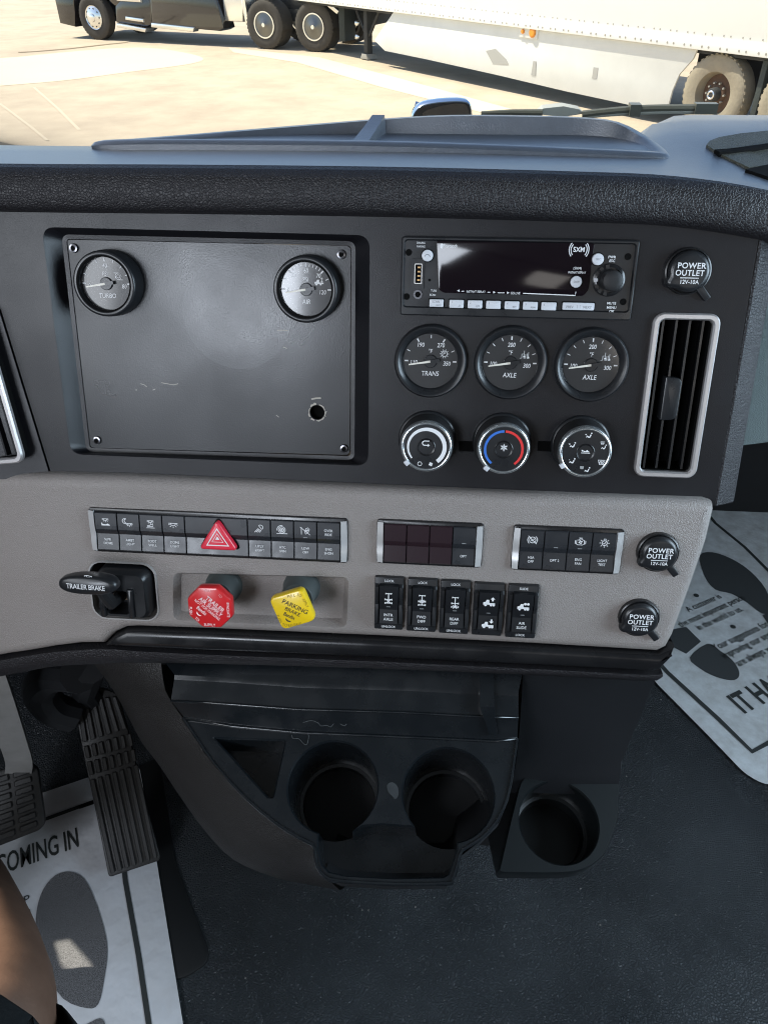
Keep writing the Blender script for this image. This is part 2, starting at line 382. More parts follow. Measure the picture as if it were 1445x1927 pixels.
vo = decal([(1326, 275), (1332, 268), (1350, 261), (1390, 254), (1440, 249), (1475, 246), (1475, 320), (1440, 313), (1405, 318), (1375, 304), (1345, 289)], 'defroster_vent', 'olive')
decal([(1340, 288), (1370, 286), (1420, 279), (1475, 271), (1475, 277), (1420, 285), (1375, 292), (1350, 293)], 'vent_slot', 'void', vo, .0035)
decal([(1398, 324), (1440, 315), (1475, 310), (1475, 345), (1440, 338)], 'vent_mouth', 'void', vo, .003)
# face panel with the opening for the blanked-off gauge bay and the right vent
FTL, FBR = .0455, -.186
rec = roundpoly(Dl([(79, 427), (696, 442.5), (693, 877), (134, 855)]), .011, 6)
vx, vy, vw, vh = quad([(1232, 588), (1355, 590), (1308, 899), (1187, 895)])
venth = rrect(vw - .006, vh - .006, .007, 4, vx, vy)
face_o = [(-.4505, FTL), (-.4105, FBR), (.1795, FBR), (.1785, FTL)]
fp = MB().flat(face_o, 0, [rec, venth]).wall(venth, 0, -.035)
fp.loft([[(x, y, 0) for x, y in face_o], [(x, y, -.02) for x, y in face_o]])
rin = roundpoly(Dl([(116, 441), (669, 454), (667, 866), (163, 850)], -.013), .007, 6)
r1 = inset(ccw(rec), .001)
if len(rin) == len(rec):
    fp.loft([[(x, y, 0) for x, y in ccw(rec)], [(x, y, -.001) for x, y in r1], [(x, y, -.013) for x, y in ccw(rin)], [(x, y, -.0135) for x, y in inset(ccw(rin), .0035)], [(x, y, -.03) for x, y in inset(ccw(rin), .0035)]])
fpo = part(fp, 'face_panel', 'face')
for ax, bx in ((864, 902), (1012, 1052)):        # grooves between the climate knobs
    a, b = D(ax, 832), D(bx, 842)
    part(MB().box(a[0], b[0], b[1] - .003, a[1] + .001, .0004, .0012), 'groove', 'void', fpo)
    part(MB().box(a[0], b[0], b[1] - .0055, b[1] - .0035, .0004, .002), 'groove_edge', 'satin', fpo)
# the outer pod left of the seam, turned towards the driver
lp = []
for u in (0, .05, .10, .18, .30, .48):
    w = .0 + .16 * u + .3 * u * u
    lp.append([(-.4525 - u, FTL, w), (-.4125 - u * 1.0, FBR, w)])
lpod = MB().loft(lp, False); lpod.add([(-.4525, FTL, 0), (-.4125, FBR, 0), (-.4125, FBR, -.02), (-.4525, FTL, -.02)], [(0, 1, 2, 3)])
part(lpod, 'left_pod_panel', 'face')
# end of the centre stack: narrow grained return and the side that runs forward
ec = MB().loft([[(.1795, FTL + .012, -.001), (.1795, FBR, -.001)], [(.1815, FTL + .012, -.0005), (.1815, FBR, -.0005)], [(.197, FTL + .012, -.012), (.199, FBR, -.012)], [(.200, FTL + .012, -.018), (.202, FBR, -.018)], [(.215, FTL + .02, -.40), (.215, FBR, -.40)]], False)
part(ec, 'side_return', 'pad')
# passenger side of the dash behind the stack
MT['teal'] = mat('passenger_panel_vinyl', (.16, .20, .20), .5, bump=[('crease', 420, .4, .0006)])
pg = MB().add([(.22, .96, .655), (.385, .95, .608), (1.15, .90, .80), (1.15, .95, 1.0), (.22, .97, 1.0)], [(0, 1, 2, 3, 4)])
part(pg.xf(IMD), 'passenger_panel', 'teal')
part(MB().add([(.20, .99, .70), (1.16, .97, .86), (1.16, 1.5, .5), (.20, 1.5, .5)], [(0, 1, 2, 3)]).xf(IMD), 'passenger_underside', 'void')
# grey trim panel with openings for the trailer brake and the valve pocket
WG = .015
gpx = [(-420, 1000), (-280, 945), (-120, 910), (-40, 899), (100, 896), (230, 899), (720, 921), (1000, 933), (1330, 945), (1345, 950), (1346, 962), (1332, 1022), (1303, 1105), (1268, 1200), (1256, 1222), (1238, 1231), (1000, 1217), (700, 1202), (400, 1189), (260, 1184), (236, 1185), (214, 1195), (194, 1215), (150, 1216), (100, 1224), (0, 1248), (-120, 1285), (-280, 1350), (-420, 1420)]
go = ccw([D(x, y, WG) for x, y in gpx])
tbx, tby, tbw, tbh = quad([(170, 1056), (296, 1062), (296, 1169), (175, 1159)], WG)
tbh_o = rrect(tbw, tbh, .013, 5, tbx, tby)
pk = roundpoly(Dl([(326, 1077), (657, 1086), (652, 1182), (326, 1167)], WG), .008, 5)
def bend(p):
    x, y, z = p; d = max(-.375 - x, 0); e = max(d - .03, 0)
    return (x, y, z - 1.1 * d * d + .0 * e)
gb = MB(); gr = .010; prev = None; loops = []
for k in range(6):
    a = pi / 2 * k / 5; q = inset(go, gr * (1 - cos(a))); loops.append([(x, y, WG - gr + gr * sin(a)) for x, y in q])
loops.insert(0, [(x, y, -.004) for x, y in go]); gb.loft(loops)
gi = inset(go, gr)
gb.flat(gi, WG, [tbh_o, pk])
gb.wall(tbh_o, WG, -.03)
pin = inset(ccw(pk), .005); pk2 = ccw(pk)
gb.loft([[(x, y, WG) for x, y in pk2], [(x, y, WG - .001) for x, y in inset(pk2, .001)], [(x, y, WG - .009) for x, y in pin]]).flat(pin, WG - .009)
me = bpy.data.meshes.new('trim_panel'); me.from_pydata(gb.v, [], gb.f); bm = bmesh.new(); bm.from_mesh(me)
bmesh.ops.remove_doubles(bm, verts=bm.verts, dist=1e-6)
for k in range(24):
    bmesh.ops.bisect_plane(bm, geom=bm.verts[:] + bm.edges[:] + bm.faces[:], plane_co=(-.37 - k * .012, 0, 0), plane_no=(1, 0, 0))
for v in bm.verts: v.co = bend(v.co)
bmesh.ops.recalc_face_normals(bm, faces=bm.faces); bm.to_mesh(me); bm.free()
for p in me.polygons: p.use_smooth = True
me.set_sharp_from_angle(angle=R(38)); me.materials.append(MT['grey'])
trim = link('trim_panel', me, dash)
# polished black strip under the trim
sp = [(196, 1216), (216, 1197), (238, 1187), (262, 1186), (400, 1191), (700, 1204), (1000, 1219), (1238, 1233), (1258, 1223), (1270, 1218), (1262, 1240), (1240, 1262), (1209, 1263), (1000, 1252), (680, 1237), (400, 1226), (260, 1219)]
so_ = ccw([D(x, y, WG) for x, y in sp])
part(MB().slab(so_, -.01, WG + .002, .006, 4), 'polished_strip', 'gloss')
# grained lip that rolls under the dash
lt = [(-420, 1424), (-280, 1353), (-120, 1288), (0, 1250), (100, 1226), (194, 1217), (260, 1221), (400, 1228), (680, 1239), (1000, 1254), (1209, 1265), (1245, 1262)]
lb = [(-420, 1465), (-280, 1392), (-120, 1325), (0, 1286), (100, 1258), (194, 1249), (260, 1247), (400, 1249), (680, 1257), (1000, 1270), (1209, 1281), (1240, 1276)]
lt, lb = smooth(lt, 3), smooth(lb, 3); LL = []
for (ax, ay), (bx, by) in zip(lt, lb):
    a = D(ax, ay, WG - .004); b = D(bx, by, WG - .012); m_ = ((a[0] + b[0]) / 2, (a[1] + b[1]) / 2)
    LL.append([bend((a[0], a[1], WG - .012)), bend((a[0], a[1] - .001, WG - .001)), bend((m_[0], m_[1] + .002, WG - .001)), bend((b[0], b[1] + .001, WG - .010)), bend((b[0], b[1] - .001, WG - .02)), bend((b[0], b[1] - .002, -.04)), bend((b[0], b[1] + .02, -.40))])
part(MB().loft(LL, False), 'lower_lip', 'pad', sharp=60)
# ------------------------------------------------------------------ things on the dash
def icon(strokes, w, x, y, z, s, parent, m='white', fills=(), rot=0, name='icon'):
    b = MB()
    for st in strokes:
        cl = st[0] == 'c'
        b.stroke(st[1:] if cl else st, w, 0, cl)
    for f_ in fills: b.flat(f_, 0)
    return b.build(name, m, parent, (x, y, z), (0, 0, rot), scale=s)
MT['chrome_d'] = mat('dark_chrome', (.25, .25, .27), .25, 1.0)
# blanking plate in the gauge bay
pc = Dl([(125, 451), (660, 463), (658, 856), (171, 842)], -.015)
pcx, pcy = sum(p[0] for p in pc) / 4, sum(p[1] for p in pc) / 4
Mp = MD @ M.Translation((pcx, pcy, -.016))
plate = thing('blanking_plate', 'flat black blanking plate with scuffs and a drilled hole inside the framed recess', 'panel', Mp)
hx, hy = D(597, 776, -.015)
hole = circ(.0066, 24, hx - pcx, hy - pcy)
po = roundpoly([(x - pcx, y - pcy) for x, y in pc], .004, 4)
m = MT['plate'].copy(); m.name = 'scuffed_plate'; n = m.node_tree; bs = n.nodes['Principled BSDF']
# dusty ring left by something that was once stuck to the plate
tc = n.nodes.new('ShaderNodeTexCoord'); vm = n.nodes.new('ShaderNodeVectorMath'); vm.operation = 'DISTANCE'
rx, ry = D(446, 590, -.015); vm.inputs[1].default_value = (rx - pcx, ry - pcy, .001)
n.links.new(tc.outputs['Object'], vm.inputs[0])
rp = n.nodes.new('ShaderNodeValToRGB'); e = rp.color_ramp; e.elements[0].position = 0; e.elements[0].color = (.2,) * 3 + (1,)
for pos, val in ((.30, .08), (.50, .12), (.70, .55), (.80, .45), (1.0, 0)):
    q = e.elements.new(pos); q.color = (val,) * 3 + (1,)
sc_ = n.nodes.new('ShaderNodeMath'); sc_.operation = 'MULTIPLY'; sc_.inputs[1].default_value = 1 / .047
n.links.new(vm.outputs['Value'], sc_.inputs[0]); n.links.new(sc_.outputs[0], rp.inputs[0])
nz = n.nodes.new('ShaderNodeTexNoise'); nz.inputs['Scale'].default_value = 14; nz.inputs['Detail'].default_value = 3; n.links.new(tc.outputs['Object'], nz.inputs[0])
mu = n.nodes.new('ShaderNodeMath'); mu.operation = 'MULTIPLY'; n.links.new(rp.outputs[0], mu.inputs[0]); n.links.new(nz.outputs[0], mu.inputs[1])
mx = n.nodes.new('ShaderNodeMix'); mx.data_type = 'RGBA'; mx.inputs[6].default_value = (.012, .013, .015, 1); mx.inputs[7].default_value = (.040, .041, .046, 1)
n.links.new(mu.outputs[0], mx.inputs[0]); n.links.new(mx.outputs[2], bs.inputs['Base Color'])
MT['scuffed'] = m
pl = MB().flat(po, .0015, [hole]).wall(po, .0015, -.003).wall(hole, .0015, -.003)
plo = pl.build('plate', 'scuffed', plate)
MB().flat(circ(.012, 20, hx - pcx, hy - pcy), -.006).build('hole_backing', 'void', plo)
MT['chip'] = mat('bare_chip', (.42, .39, .34), .6)
ch = MB()
for a0, a1, r0, r1_ in ((15, 75, .0068, .0082), (95, 140, .0068, .0085), (150, 215, .0068, .0079), (225, 250, .0068, .0085), (265, 330, .0068, .0078), (335, 370, .0068, .0083)):
    pts = arc(hx - pcx, hy - pcy, r0, a0, a1, 6) + [(hx - pcx + (r1_ + random.uniform(-.0007, .0007)) * cos(R(t)), hy - pcy + (r1_ + random.uniform(-.0007, .0007)) * sin(R(t))) for t in (a1, a1 * .75 + a0 * .25, (a0 + a1) / 2, a1 * .25 + a0 * .75, a0)]
    ch.flat(pts, .0017)
for a, b_, w in (((586, 751), (604, 749), .0014), ((522, 622), (542, 622), .0007), ((533, 653), (540, 656), .0006)):
    A, B = D(*a, -.0145), D(*b_, -.0145); ch.stroke([(A[0] - pcx, A[1] - pcy), ((A[0] + B[0]) / 2 - pcx, (A[1] + B[1]) / 2 - pcy + .0003), (B[0] - pcx, B[1] - pcy)], w, .0017)
for pts in (((304, 720), (320, 723), (328, 724), (336, 722)), ((265, 722), (272, 724), (277, 728)), ((288, 734), (293, 732)), ((257, 732), (257, 735)), ((520, 781), (525, 785))):
    ch.stroke([(lambda q: (q[0] - pcx, q[1] - pcy))(D(*p, -.0145)) for p in pts], .0005, .0017)
ch.build('scratch', 'chip', plate)['kind'] = 'stuff'
def screw(px, py, parent, ox, oy, w, r=.0038):
    u, v = D(px, py, w); s = MB().lathe([(r * 1.05, -.001), (r, .001), (r * .9, .0022), (r * .55, .0025)], 20).build('screw', 'gloss', parent, (u - ox, v - oy, .0015))
    MB().flat([(r * .55 * (1 if k % 2 else .6) * cos(pi * k / 6), r * .55 * (1 if k % 2 else .6) * sin(pi * k / 6)) for k in range(12)], .0027).build('socket', 'void', s)
    MB().lathe([(r * .56, .00265), (r * .9, .0024)], 20).build('rim', 'chrome_d', s)
for p in ((138, 467), (642, 479), (182, 829), (647, 845)): screw(*p, plate, pcx, pcy, -.012)

# gauges
def gauge(px, py, label, marks, nums, unit, word, ic, big=True, rot=0.0):
    if big:
        hz, base = .018, -.0145
        prof = [(.0272, 0), (.0272, .006), (.0266, .015), (.0262, .0172), (.0252, .018), (.0232, .018), (.0222, .0172), (.0216, .0155), (.0216, .0118)]; rg, zd, zg = .0216, .012, .0152
    else:
        hz, base = .0075, 0.0
        prof = [(.0302, -.001), (.0302, .004), (.0296, .0066), (.0284, .0078), (.0268, .0076), (.0250, .0055), (.0232, .0036), (.0226, .0026), (.0226, .0018)]; rg, zd, zg = .0226, .002, .0045
    t = thing('gauge', label, 'gauge', dash_at(px, py, base + hz * .8, rot, base), 'round dial gauges on the dash')
    MB().lathe(prof, 64).build('bezel', 'satin', t, sharp=50)
    if big:
        MB().lathe([(.0229, .0181), (.0218, .0178), (.0215, .0165)], 64).build('bezel_seam', 'void', t)
    d = MB().flat(circ(rg, 48), zd).build('dial', 'dial', t)
    b = MB()
    for a, wide in marks:
        c, s_ = cos(R(a)), sin(R(a)); r0, r1 = rg * (.83 if not wide else .82), rg * .95
        b.stroke([(r0 * c, r0 * s_), (r1 * c, r1 * s_)], .0011 if wide else .0006, zd + .0003)
    b.build('scale_marks', 'white', d)
    sh = .12
    for tx, x, y in nums: text(tx, rg * .155, x * rg, y * rg, zd + .0003, d, xs=.82, shear=sh, bold=.01)
    text(unit, rg * .15, -.02 * rg, .36 * rg, zd + .0003, d, xs=.85, shear=sh)
    text(word, rg * .17, 0, -.46 * rg, zd + .0003, d, xs=.85, shear=sh, bold=.008)
    icon(ic[0], .10, .50 * rg, .28 * rg, zd + .0003, rg * .17, d, fills=ic[1])
    MB().lathe([(rg * .24, zd), (rg * .24, zd + .0014), (rg * .22, zd + .0018)], 28, cap=True).build('needle_hub', 'satin', t)
    nd = MB(); a = R(189.5); c, s_ = cos(a), sin(a); z0, z1 = zd + .0019, zd + .0025
    tip, tail = (.80 * rg * c, .80 * rg * s_), (-.20 * rg * c, -.20 * rg * s_); wx, wy = -s_, c
    nd.loft([[(tail[0] + wx * .0010, tail[1] + wy * .0010, z), (tail[0] - wx * .0010, tail[1] - wy * .0010, z), (tip[0] - wx * .0005, tip[1] - wy * .0005, z), (tip[0] + wx * .0005, tip[1] + wy * .0005, z)] for z in (z0, z1)], True, True, True)
    nd.build('needle', 'needle', t)
    MB().box(-.33 * rg, -.0, -.0014, .0014, 0, .0022).build('needle_tail', 'satin', t, (-.0 * rg, 0, z0 - .0002), (0, 0, a)).location = (-.33 * rg * 0, 0, z0 - .0004)
    MB().lathe([(rg * .999, zg), (rg * .6, zg + .0001), (.0001, zg + .0001)], 40).build('lens', 'lens', t, sharp=180)
    return t
turbo_ic = ([('c', *circ(.35, 12)), ('c', *circ(.7, 16)), [(-1, .75), (.1, .75)], [(-.1, -.75), (1, -.75)], [(.1, .75), (.7, .3)], [(-.7, .3), (-.5, -.3)]], [])
axle_ic = ([[(-1, -.6), (-.6, -.6), (-.6, .3), (-.2, .3)], [(-.2, -.6), (.2, -.6), (.2, .3)], [(.5, -.6), (.5, .4)], [(.5, -.6), (1, -.6)], [(-.1, .0), (-.1, 1)], [(.8, -.2), (.8, .7)]], [circ(.22, 10, -.1, -.25), circ(.2, 10, .8, -.4)])
gear_ic = ([('c', *circ(.6, 18)), [(-.2, -.35), (-.2, .35), (.15, .3), (.2, .1), (-.2, 0)]] + [[(.65 * cos(k * pi / 5), .65 * sin(k * pi / 5)), (.98 * cos(k * pi / 5), .98 * sin(k * pi / 5))] for k in range(10)], [])
tk_body = [(-1, -.45), (-1, 0), (-.6, .1), (-.45, .5), (0, .5), (.05, -.1), (1, -.1), (1, -.4)]
truck_f = [tk_body, circ(.24, 10, -.6, -.5), circ(.22, 10, .35, -.5), circ(.22, 10, .8, -.5)]
air_ic = ([[(.6, -.1), (.6, .9)], [(.35, .65), (.6, .95), (.85, .65)], [(.35, .25), (.6, 0), (.85, .25)]], truck_f[:3])
gauge(199, 534, 'turbo pressure gauge reading to 80 PSI in upper left corner of the plate', [(180, 1), (157, 0), (140, 0), (112, 0), (90, 1), (68, 0), (45, 0), (22, 0), (0, 1)],
      [('40', 0, .66), ('80', .70, -.10), ('0', -.68, -.08)], 'PSI', 'TURBO', turbo_ic)
gauge(575.5, 545, 'air pressure gauge reading to 120 PSI in upper right corner of the plate', [(180, 1), (155, 0), (134, 1)] + [(134 - 8.8 * k, 0) for k in range(1, 5)] + [(90, 1)] + [(90 - 8.8 * k, 0) for k in range(1, 5)] + [(46, 1), (25, 0), (0, 1)],
      [('50', -.47, .50), ('60', 0, .68), ('70', .47, .50), ('120', .62, -.10), ('0', -.70, -.04)], 'PSI', 'AIR', air_ic)
gauge(809.5, 681, 'transmission temperature gauge below the radio, leftmost of the row of three', [(180, 1), (155, 0), (122, 1), (90, 0), (58, 1), (25, 0), (0, 1)],
      [('190', -.38, .58), ('270', .36, .58), ('350', .60, -.08), ('110', -.62, -.06)], '\u00b0F', 'TRANS', gear_ic, False)
mk = [(180, 1), (157, 0), (135, 0), (112, 0), (90, 1), (68, 0), (45, 0), (22, 0), (0, 1)]
ax = [('200', 0, .64), ('300', .60, -.10), ('100', -.62, -.06)]
gauge(960.3, 684, 'axle temperature gauge in the middle of the row of three below the radio', mk, ax, '\u00b0F', 'AXLE', axle_ic, False)
gauge(1112.5, 688, 'axle temperature gauge beside the right air vent, rightmost of the row of three', mk, ax, '\u00b0F', 'AXLE', axle_ic, False)

# radio
MT['dim2'] = mat('grey_print', (.22, .23, .25), .6)
MT['satin2'] = MT['satin']
rx_, ry_, rw_, rh_ = quad([(757, 446), (1204, 451), (1184, 601), (752, 594)], .004)
Mr = MD @ M.Translation((rx_, ry_, 0))
radio = thing('car_radio', 'black car radio with dark display and row of pale preset buttons', 'radio', Mr)
def Rp(px, py, w=.005): a, b = D(px, py, w); return a - rx_, b - ry_
fo = rrect(rw_, rh_, .002, 3); fi = rrect(rw_ - .006, rh_ - .010, .002, 3, 0, .002)
rb = MB().loft([[(x, y, -.001) for x, y in fo], [(x, y, .0055) for x, y in fo], [(x, y, .0065) for x, y in inset(fo, .001)], [(x, y, .0065) for x, y in inset(fi, -.001)], [(x, y, .0045) for x, y in fi]]).flat(fi, .0045)
rb.build('faceplate', 'satin', radio)
ds = [Rp(*p) for p in ((821, 453), (1118, 458), (1107, 545), (1097, 557), (835, 551), (825, 545))]
dso = roundpoly(ds, .002, 3)
MT['display'] = mat('display_glass', (.008, .005, .007), .10, spec=.35)
disp = MB().slab(dso, .004, .0058, .0006, 2).build('display', 'display', radio)
zt = .0060
def rt(s, px, py, h, m='white', par=None, **k): x, y = Rp(px, py, zt); return text(s, h, x, y, zt, par or radio, m, **k)
rt('Bluetooth', 847, 463, .0024, par=disp, bold=.012, xs=.8); x, y = Rp(831, 463, zt)
MB().flat(rrect(.0022, .0038, .001, 3)).build('emblem', 'white', disp, (x, y, zt))
rt('SXM', 1089, 470, .0036, par=disp, bold=.02, xs=.9)
x, y = Rp(1089, 470, zt)
icon([arc(0, 0, .85, 140, 220, 8), arc(0, 0, 1.05, 140, 220, 8), arc(0, 0, .85, -40, 40, 8), arc(0, 0, 1.05, -40, 40, 8)], .09, x, y, zt, .0072, disp)
rt('(SXM)', 1086, 505, .0018, par=disp, bold=.01); rt('INSTANT REPLAY', 1085, 513, .0017, par=disp, bold=.012, xs=.72, shear=.1)
rt('INSTANT REPLAY', 895, 549, .0017, par=disp, bold=.012, xs=.8, shear=.1); rt('GO LIVE', 969, 552, .0018, par=disp, bold=.012, xs=.8, shear=.1)
ln = MB()
for a, b_ in (((868, 548), (873, 548)), ((917, 550), (922, 550)), ((936, 551), (949, 551))): ln.stroke([Rp(*a, zt), Rp(*b_, zt)], .0006, zt)
ln.stroke([Rp(984, 552, zt), Rp(1082, 556, zt), Rp(1083, 549, zt)], .0007, zt)
for p, s_ in (((862, 547), -1), ((930, 550), 1), ((956, 551), 1)):
    x, y = Rp(*p, zt); ln.flat([(x - .001 * s_, y + .001), (x - .001 * s_, y - .001), (x + .001 * s_, y)][::s_], zt)
ln.build('print_line', 'white', disp)
rt('DIALING', 792, 457, .0014, bold=.01, xs=.85); rt('PAIRING', 792, 464, .0014, bold=.01, xs=.85)
rt('TUNE', 816, 547, .0015, bold=.01, xs=.85, shear=.1); rt('SCAN', 814, 555, .0015, bold=.01, xs=.85, shear=.1)
rt('PWR', 1151, 484, .0019, bold=.015); rt('ESC', 1151, 491, .0019, bold=.015, shear=.1)
rt('MUTE', 1150, 571, .0019, bold=.015); rt('MENU', 1150, 579, .0019, bold=.015); rt('OK', 1150, 586, .0019, bold=.015, shear=.1)
def rbtn(px0, px1, py0, py1, words):
    a, b_ = Rp(px0, py0, .007), Rp(px1, py1, .007); cx, cy = (a[0] + b_[0]) / 2, (a[1] + b_[1]) / 2; w, h = abs(b_[0] - a[0]), abs(a[1] - b_[1])
    MB().flat(rrect(w + .0016, h + .0016, .001, 3)).build('button_gap', 'void', radio, (cx, cy, .0047))
    o = MB().slab(rrect(w, h, .0008, 3), 0, .0028, .0006, 2).build('preset_button', 'btn', radio, (cx, cy, .0045))
    for s_, dx, dy, hh in words: text(s_, hh, dx * w, dy * h, .0029, o, 'dim2', xs=.9)
rbtn(808, 834, 563, 578, [('SCAN', -.05, .18, .0018), ('ASCN', .15, -.25, .0012)])
for k, (a_, e_) in enumerate((('1', '_D'), ('2', 'QM'), ('3', ''), ('4', 'RPT'), ('5', 'RDM'), ('6', ''))):
    x0 = 845.5 + 34.7 * k; rbtn(x0, x0 + 26.5, 564 + .9 * k, 580 + .9 * k, [(a_, -.32, .18, .0016)] + ([(e_, .18, -.2, .0014)] if e_ else []))
rbtn(1059, 1117, 569, 584.5, [('PREV', -.28, -.1, .002), ('NEXT', .28, -.1, .002), ('|  |', 0, 0, .002)])
for px, py, s_ in ((804, 481, ''), (1125, 488, 'SRC'), (1084, 530.5, 'DISP')):
    x, y = Rp(px, py, .0075); o = MB().lathe([(.0045, 0), (.0045, .0022), (.0042, .0028), (.0035, .003)], 24, cap=True).build('round_button', 'btn', radio, (x, y, .0047))
    MB().lathe([(.0052, .0002), (.0046, .0002)], 24).build('button_gap', 'void', radio, (x, y, .0048 if s_ != 'DISP' else .0059))
    if s_: text(s_, .0016, 0, 0, .0031, o, 'dim2')
    else: icon([arc(0, -.4, .8, 30, 150, 8), [(-.7, 0), (-.9, -.3)], [(.7, 0), (.9, -.3)]], .22, 0, 0, .0031, .0024, o, 'dim2')
x, y = Rp(1148, 528, .012)
kn = MB().lathe([(.0125, 0), (.0125, .0012), (.0112, .0022), (.0098, .0025)], 40).build('volume_knob_base', 'gloss', radio, (x, y, .0046))
for k in range(7):
    a0 = 95 + k * 26
    sg = MB().flat(arc(0, 0, .0118, a0, a0 + 15, 4) + arc(0, 0, .0088, a0 + 15, a0, 4)).build('knob_window', 'btn' if k in (3,) else 'satin2', radio, (x, y, .0072))
MB().lathe([(.0080, .002), (.0080, .011), (.0074, .0128), (.0058, .0138), (.003, .0142)], 36, cap=True).build('volume_knob', 'matte', radio, (x + .001, y, .0046))
x, y = Rp(786, 515, .005)
MB().box(-.005, .005, -.0115, .0115, 0, .0012).build('usb_surround', 'satin', radio, (x, y, .0046))
us = MB().loft([[(p[0], p[1], .0014) for p in rrect(.0062, .0155, .0004, 1)], [(p[0], p[1], .0014) for p in rrect(.0048, .0142, .0004, 1)], [(p[0], p[1], .0006) for p in rrect(.0048, .0142, .0004, 1)]]).build('usb_port', 'steel', radio, (x + .0004, y, .0046))
MB().flat(rrect(.0048, .0142, .0004, 1), .0013).build('usb_cavity', 'void', us)
MT['brass'] = mat('brass', (.65, .42, .20), .3, 1.0)
for k in range(4): MB().box(-.0006, .0016, -.0006, .0006, .0014, .0018).build('usb_contact', 'brass', us, (0, -.0048 + .0032 * k, 0))
x, y = Rp(786, 554, .005)
MB().lathe([(.0038, 0), (.0036, .001), (.0022, .001), (.002, -.0001)], 24).build('aux_jack', 'chrome_d', radio, (x, y, .0047)); MB().flat(circ(.002, 16), .0005).build('jack_hole', 'void', radio, (x, y, .0047))
for p in ((769, 475), (765, 558), (1181, 483), (1172, 568), (808, 527)):
    x, y = Rp(*p, .005); MB().flat(circ(.0026 if p[0] != 808 else .0011, 16)).build('key_hole', 'void', radio, (x, y, .0048))

# climate knobs
MT['silverring'] = mat('satin_chrome', (.62, .66, .68), .22, .9)
def climate(px, py, label):
    t = thing('climate_knob', label, 'knob', dash_at(px, py, .028, 0, 0), 'rotary climate knobs')
    MB().lathe([(.0250, -.001), (.0250, .0025), (.0244, .004), (.0232, .0045)], 56).build('base_ring', 'satin', t, sharp=50)
    MB().lathe([(.0232, .003), (.0226, .018), (.0222, .024)], 56).build('collar', 'matte', t, sharp=50)
    MB().lathe([(.0222, .0236), (.0214, .0268), (.0204, .0282), (.0192, .0282), (.0186, .0274)], 64).build('chrome_ring', 'silverring', t, sharp=60)
    f_ = MB().lathe([(.0188, .0272), (.0186, .0277), (.008, .0279)], 56, cap=True).build('knob_face', 'satin', t)
    MB().lathe([(.0076, .0281), (.0072, .0284), (.005, .0274), (.0025, .027)], 36, cap=True).build('centre_button', 'gloss', t, sharp=60)
    return t, f_
zf = .0281
def ptr(t, a):
    c, s_ = cos(R(a)), sin(R(a)); MB().box(-.0022, .0018, -.0022, .0022, 0, .0025, .0006).build('pointer', 'btn', t, (.0214 * c, .0214 * s_, .0265), (0, 0, R(a)))
t, f_ = climate(802, 841.5, 'fan speed knob with white arc, leftmost of the three climate knobs')
a_ = arc(0, 0, .0152, 220, -52, 40); bb = MB(); n_ = len(a_); L = []
for k, (x, y) in enumerate(a_):
    w = .0006 + .0011 * min(k / 25, 1); q = V((x, y)).normalized(); L.append([(x + q.x * w, y + q.y * w, zf), (x - q.x * w, y - q.y * w, zf)])
bb.loft(L, False).build('scale_arc', 'white', f_)
icon([('c', *circ(1, 14))], .28, -.005, -.0145, zf, .0017, f_); icon([], .2, .0042, -.0145, zf, .0021, f_, fills=[[(x * .5 + .45 * cos(b_), y * .5 + .45 * sin(b_)) for x, y in circ(.8, 8)] for b_ in (.4, 1.97, 3.54, 5.11)])
icon([[(1.0, .9), (-.5, .9)] + arc(-.5, .2, .7, 90, 270, 8) + [(.6, -.5)]], .3, -.0002, .003, zf + .0004, .0026, t, fills=[[(.5, -1.0), (1.2, -.5), (.5, 0)]])
ptr(t, 222)
t, f_ = climate(947.5, 846, 'temperature knob with blue and red arcs, middle of the three climate knobs')
def band(a0, a1, m_): MB().flat(arc(0, 0, .0163, a0, a1, 24) + arc(0, 0, .0143, a1, a0, 24), zf).build('scale_arc', m_, f_)
band(92, 232, 'blue'); band(-52, 88, 'redp')
icon([[(0, 0), (cos(k * pi / 3 + .52), sin(k * pi / 3 + .52))] for k in range(6)] + [[(.6 * cos(k * pi / 3 + .25), .6 * sin(k * pi / 3 + .25)), (.95 * cos(k * pi / 3 + .52), .95 * sin(k * pi / 3 + .52)), (.6 * cos(k * pi / 3 + .8), .6 * sin(k * pi / 3 + .8))] for k in range(6)] + [('c', *circ(.5, 6, a0=.52))], .17, 0, .0018, zf + .0004, .0031, t)
ptr(t, 232)
t, f_ = climate(1101, 852, 'air direction knob with seated figure icons, rightmost of the three climate knobs')
seat = [circ(.26, 10, .75, .85), [(.35, .45), (.75, .35), (.45, -.55), (.0, -.75), (-.55, -.35), (-.75, -.65), (-.95, -.5), (-.6, .05), (-.1, -.3), (.2, -.2)]]
shield = ([('c', (-.9, .6), (.9, .6), (.55, -.6), (-.55, -.6))] + [[(x, -.4), (x - .1, 0), (x + .1, .35)] for x in (-.4, 0, .4)], [])
for px, py, kind in ((1108, 820, 'a'), (1134, 839, 'b'), (1131, 870, 'c'), (1101, 883, 'd'), (1076, 868, 'a'), (1077, 838, 'a')):
    u, v = D(px, py, .028); cu, cv = D(1101, 852, .028); x, y = u - cu, v - cv
    if kind == 'a':
        icon([[(-1.3, .5), (-.9, .2)]] if py < 860 else [], .2, x, y, zf, .0025, f_, fills=seat + [circ(.15, 6, -.9, .45)])
    elif kind == 'b': icon([], .1, x + .0008, y - .0012, zf, .0022, f_, fills=seat); icon(shield[0], .2, x - .0006, y + .0024, zf, .0018, f_)
    elif kind == 'c': icon(shield[0], .2, x, y, zf, .003, f_)
    else: icon([], .1, x + .0014, y - .0006, zf, .0023, f_, fills=seat); icon(shield[0], .2, x - .003, y + .0012, zf, .0016, f_)
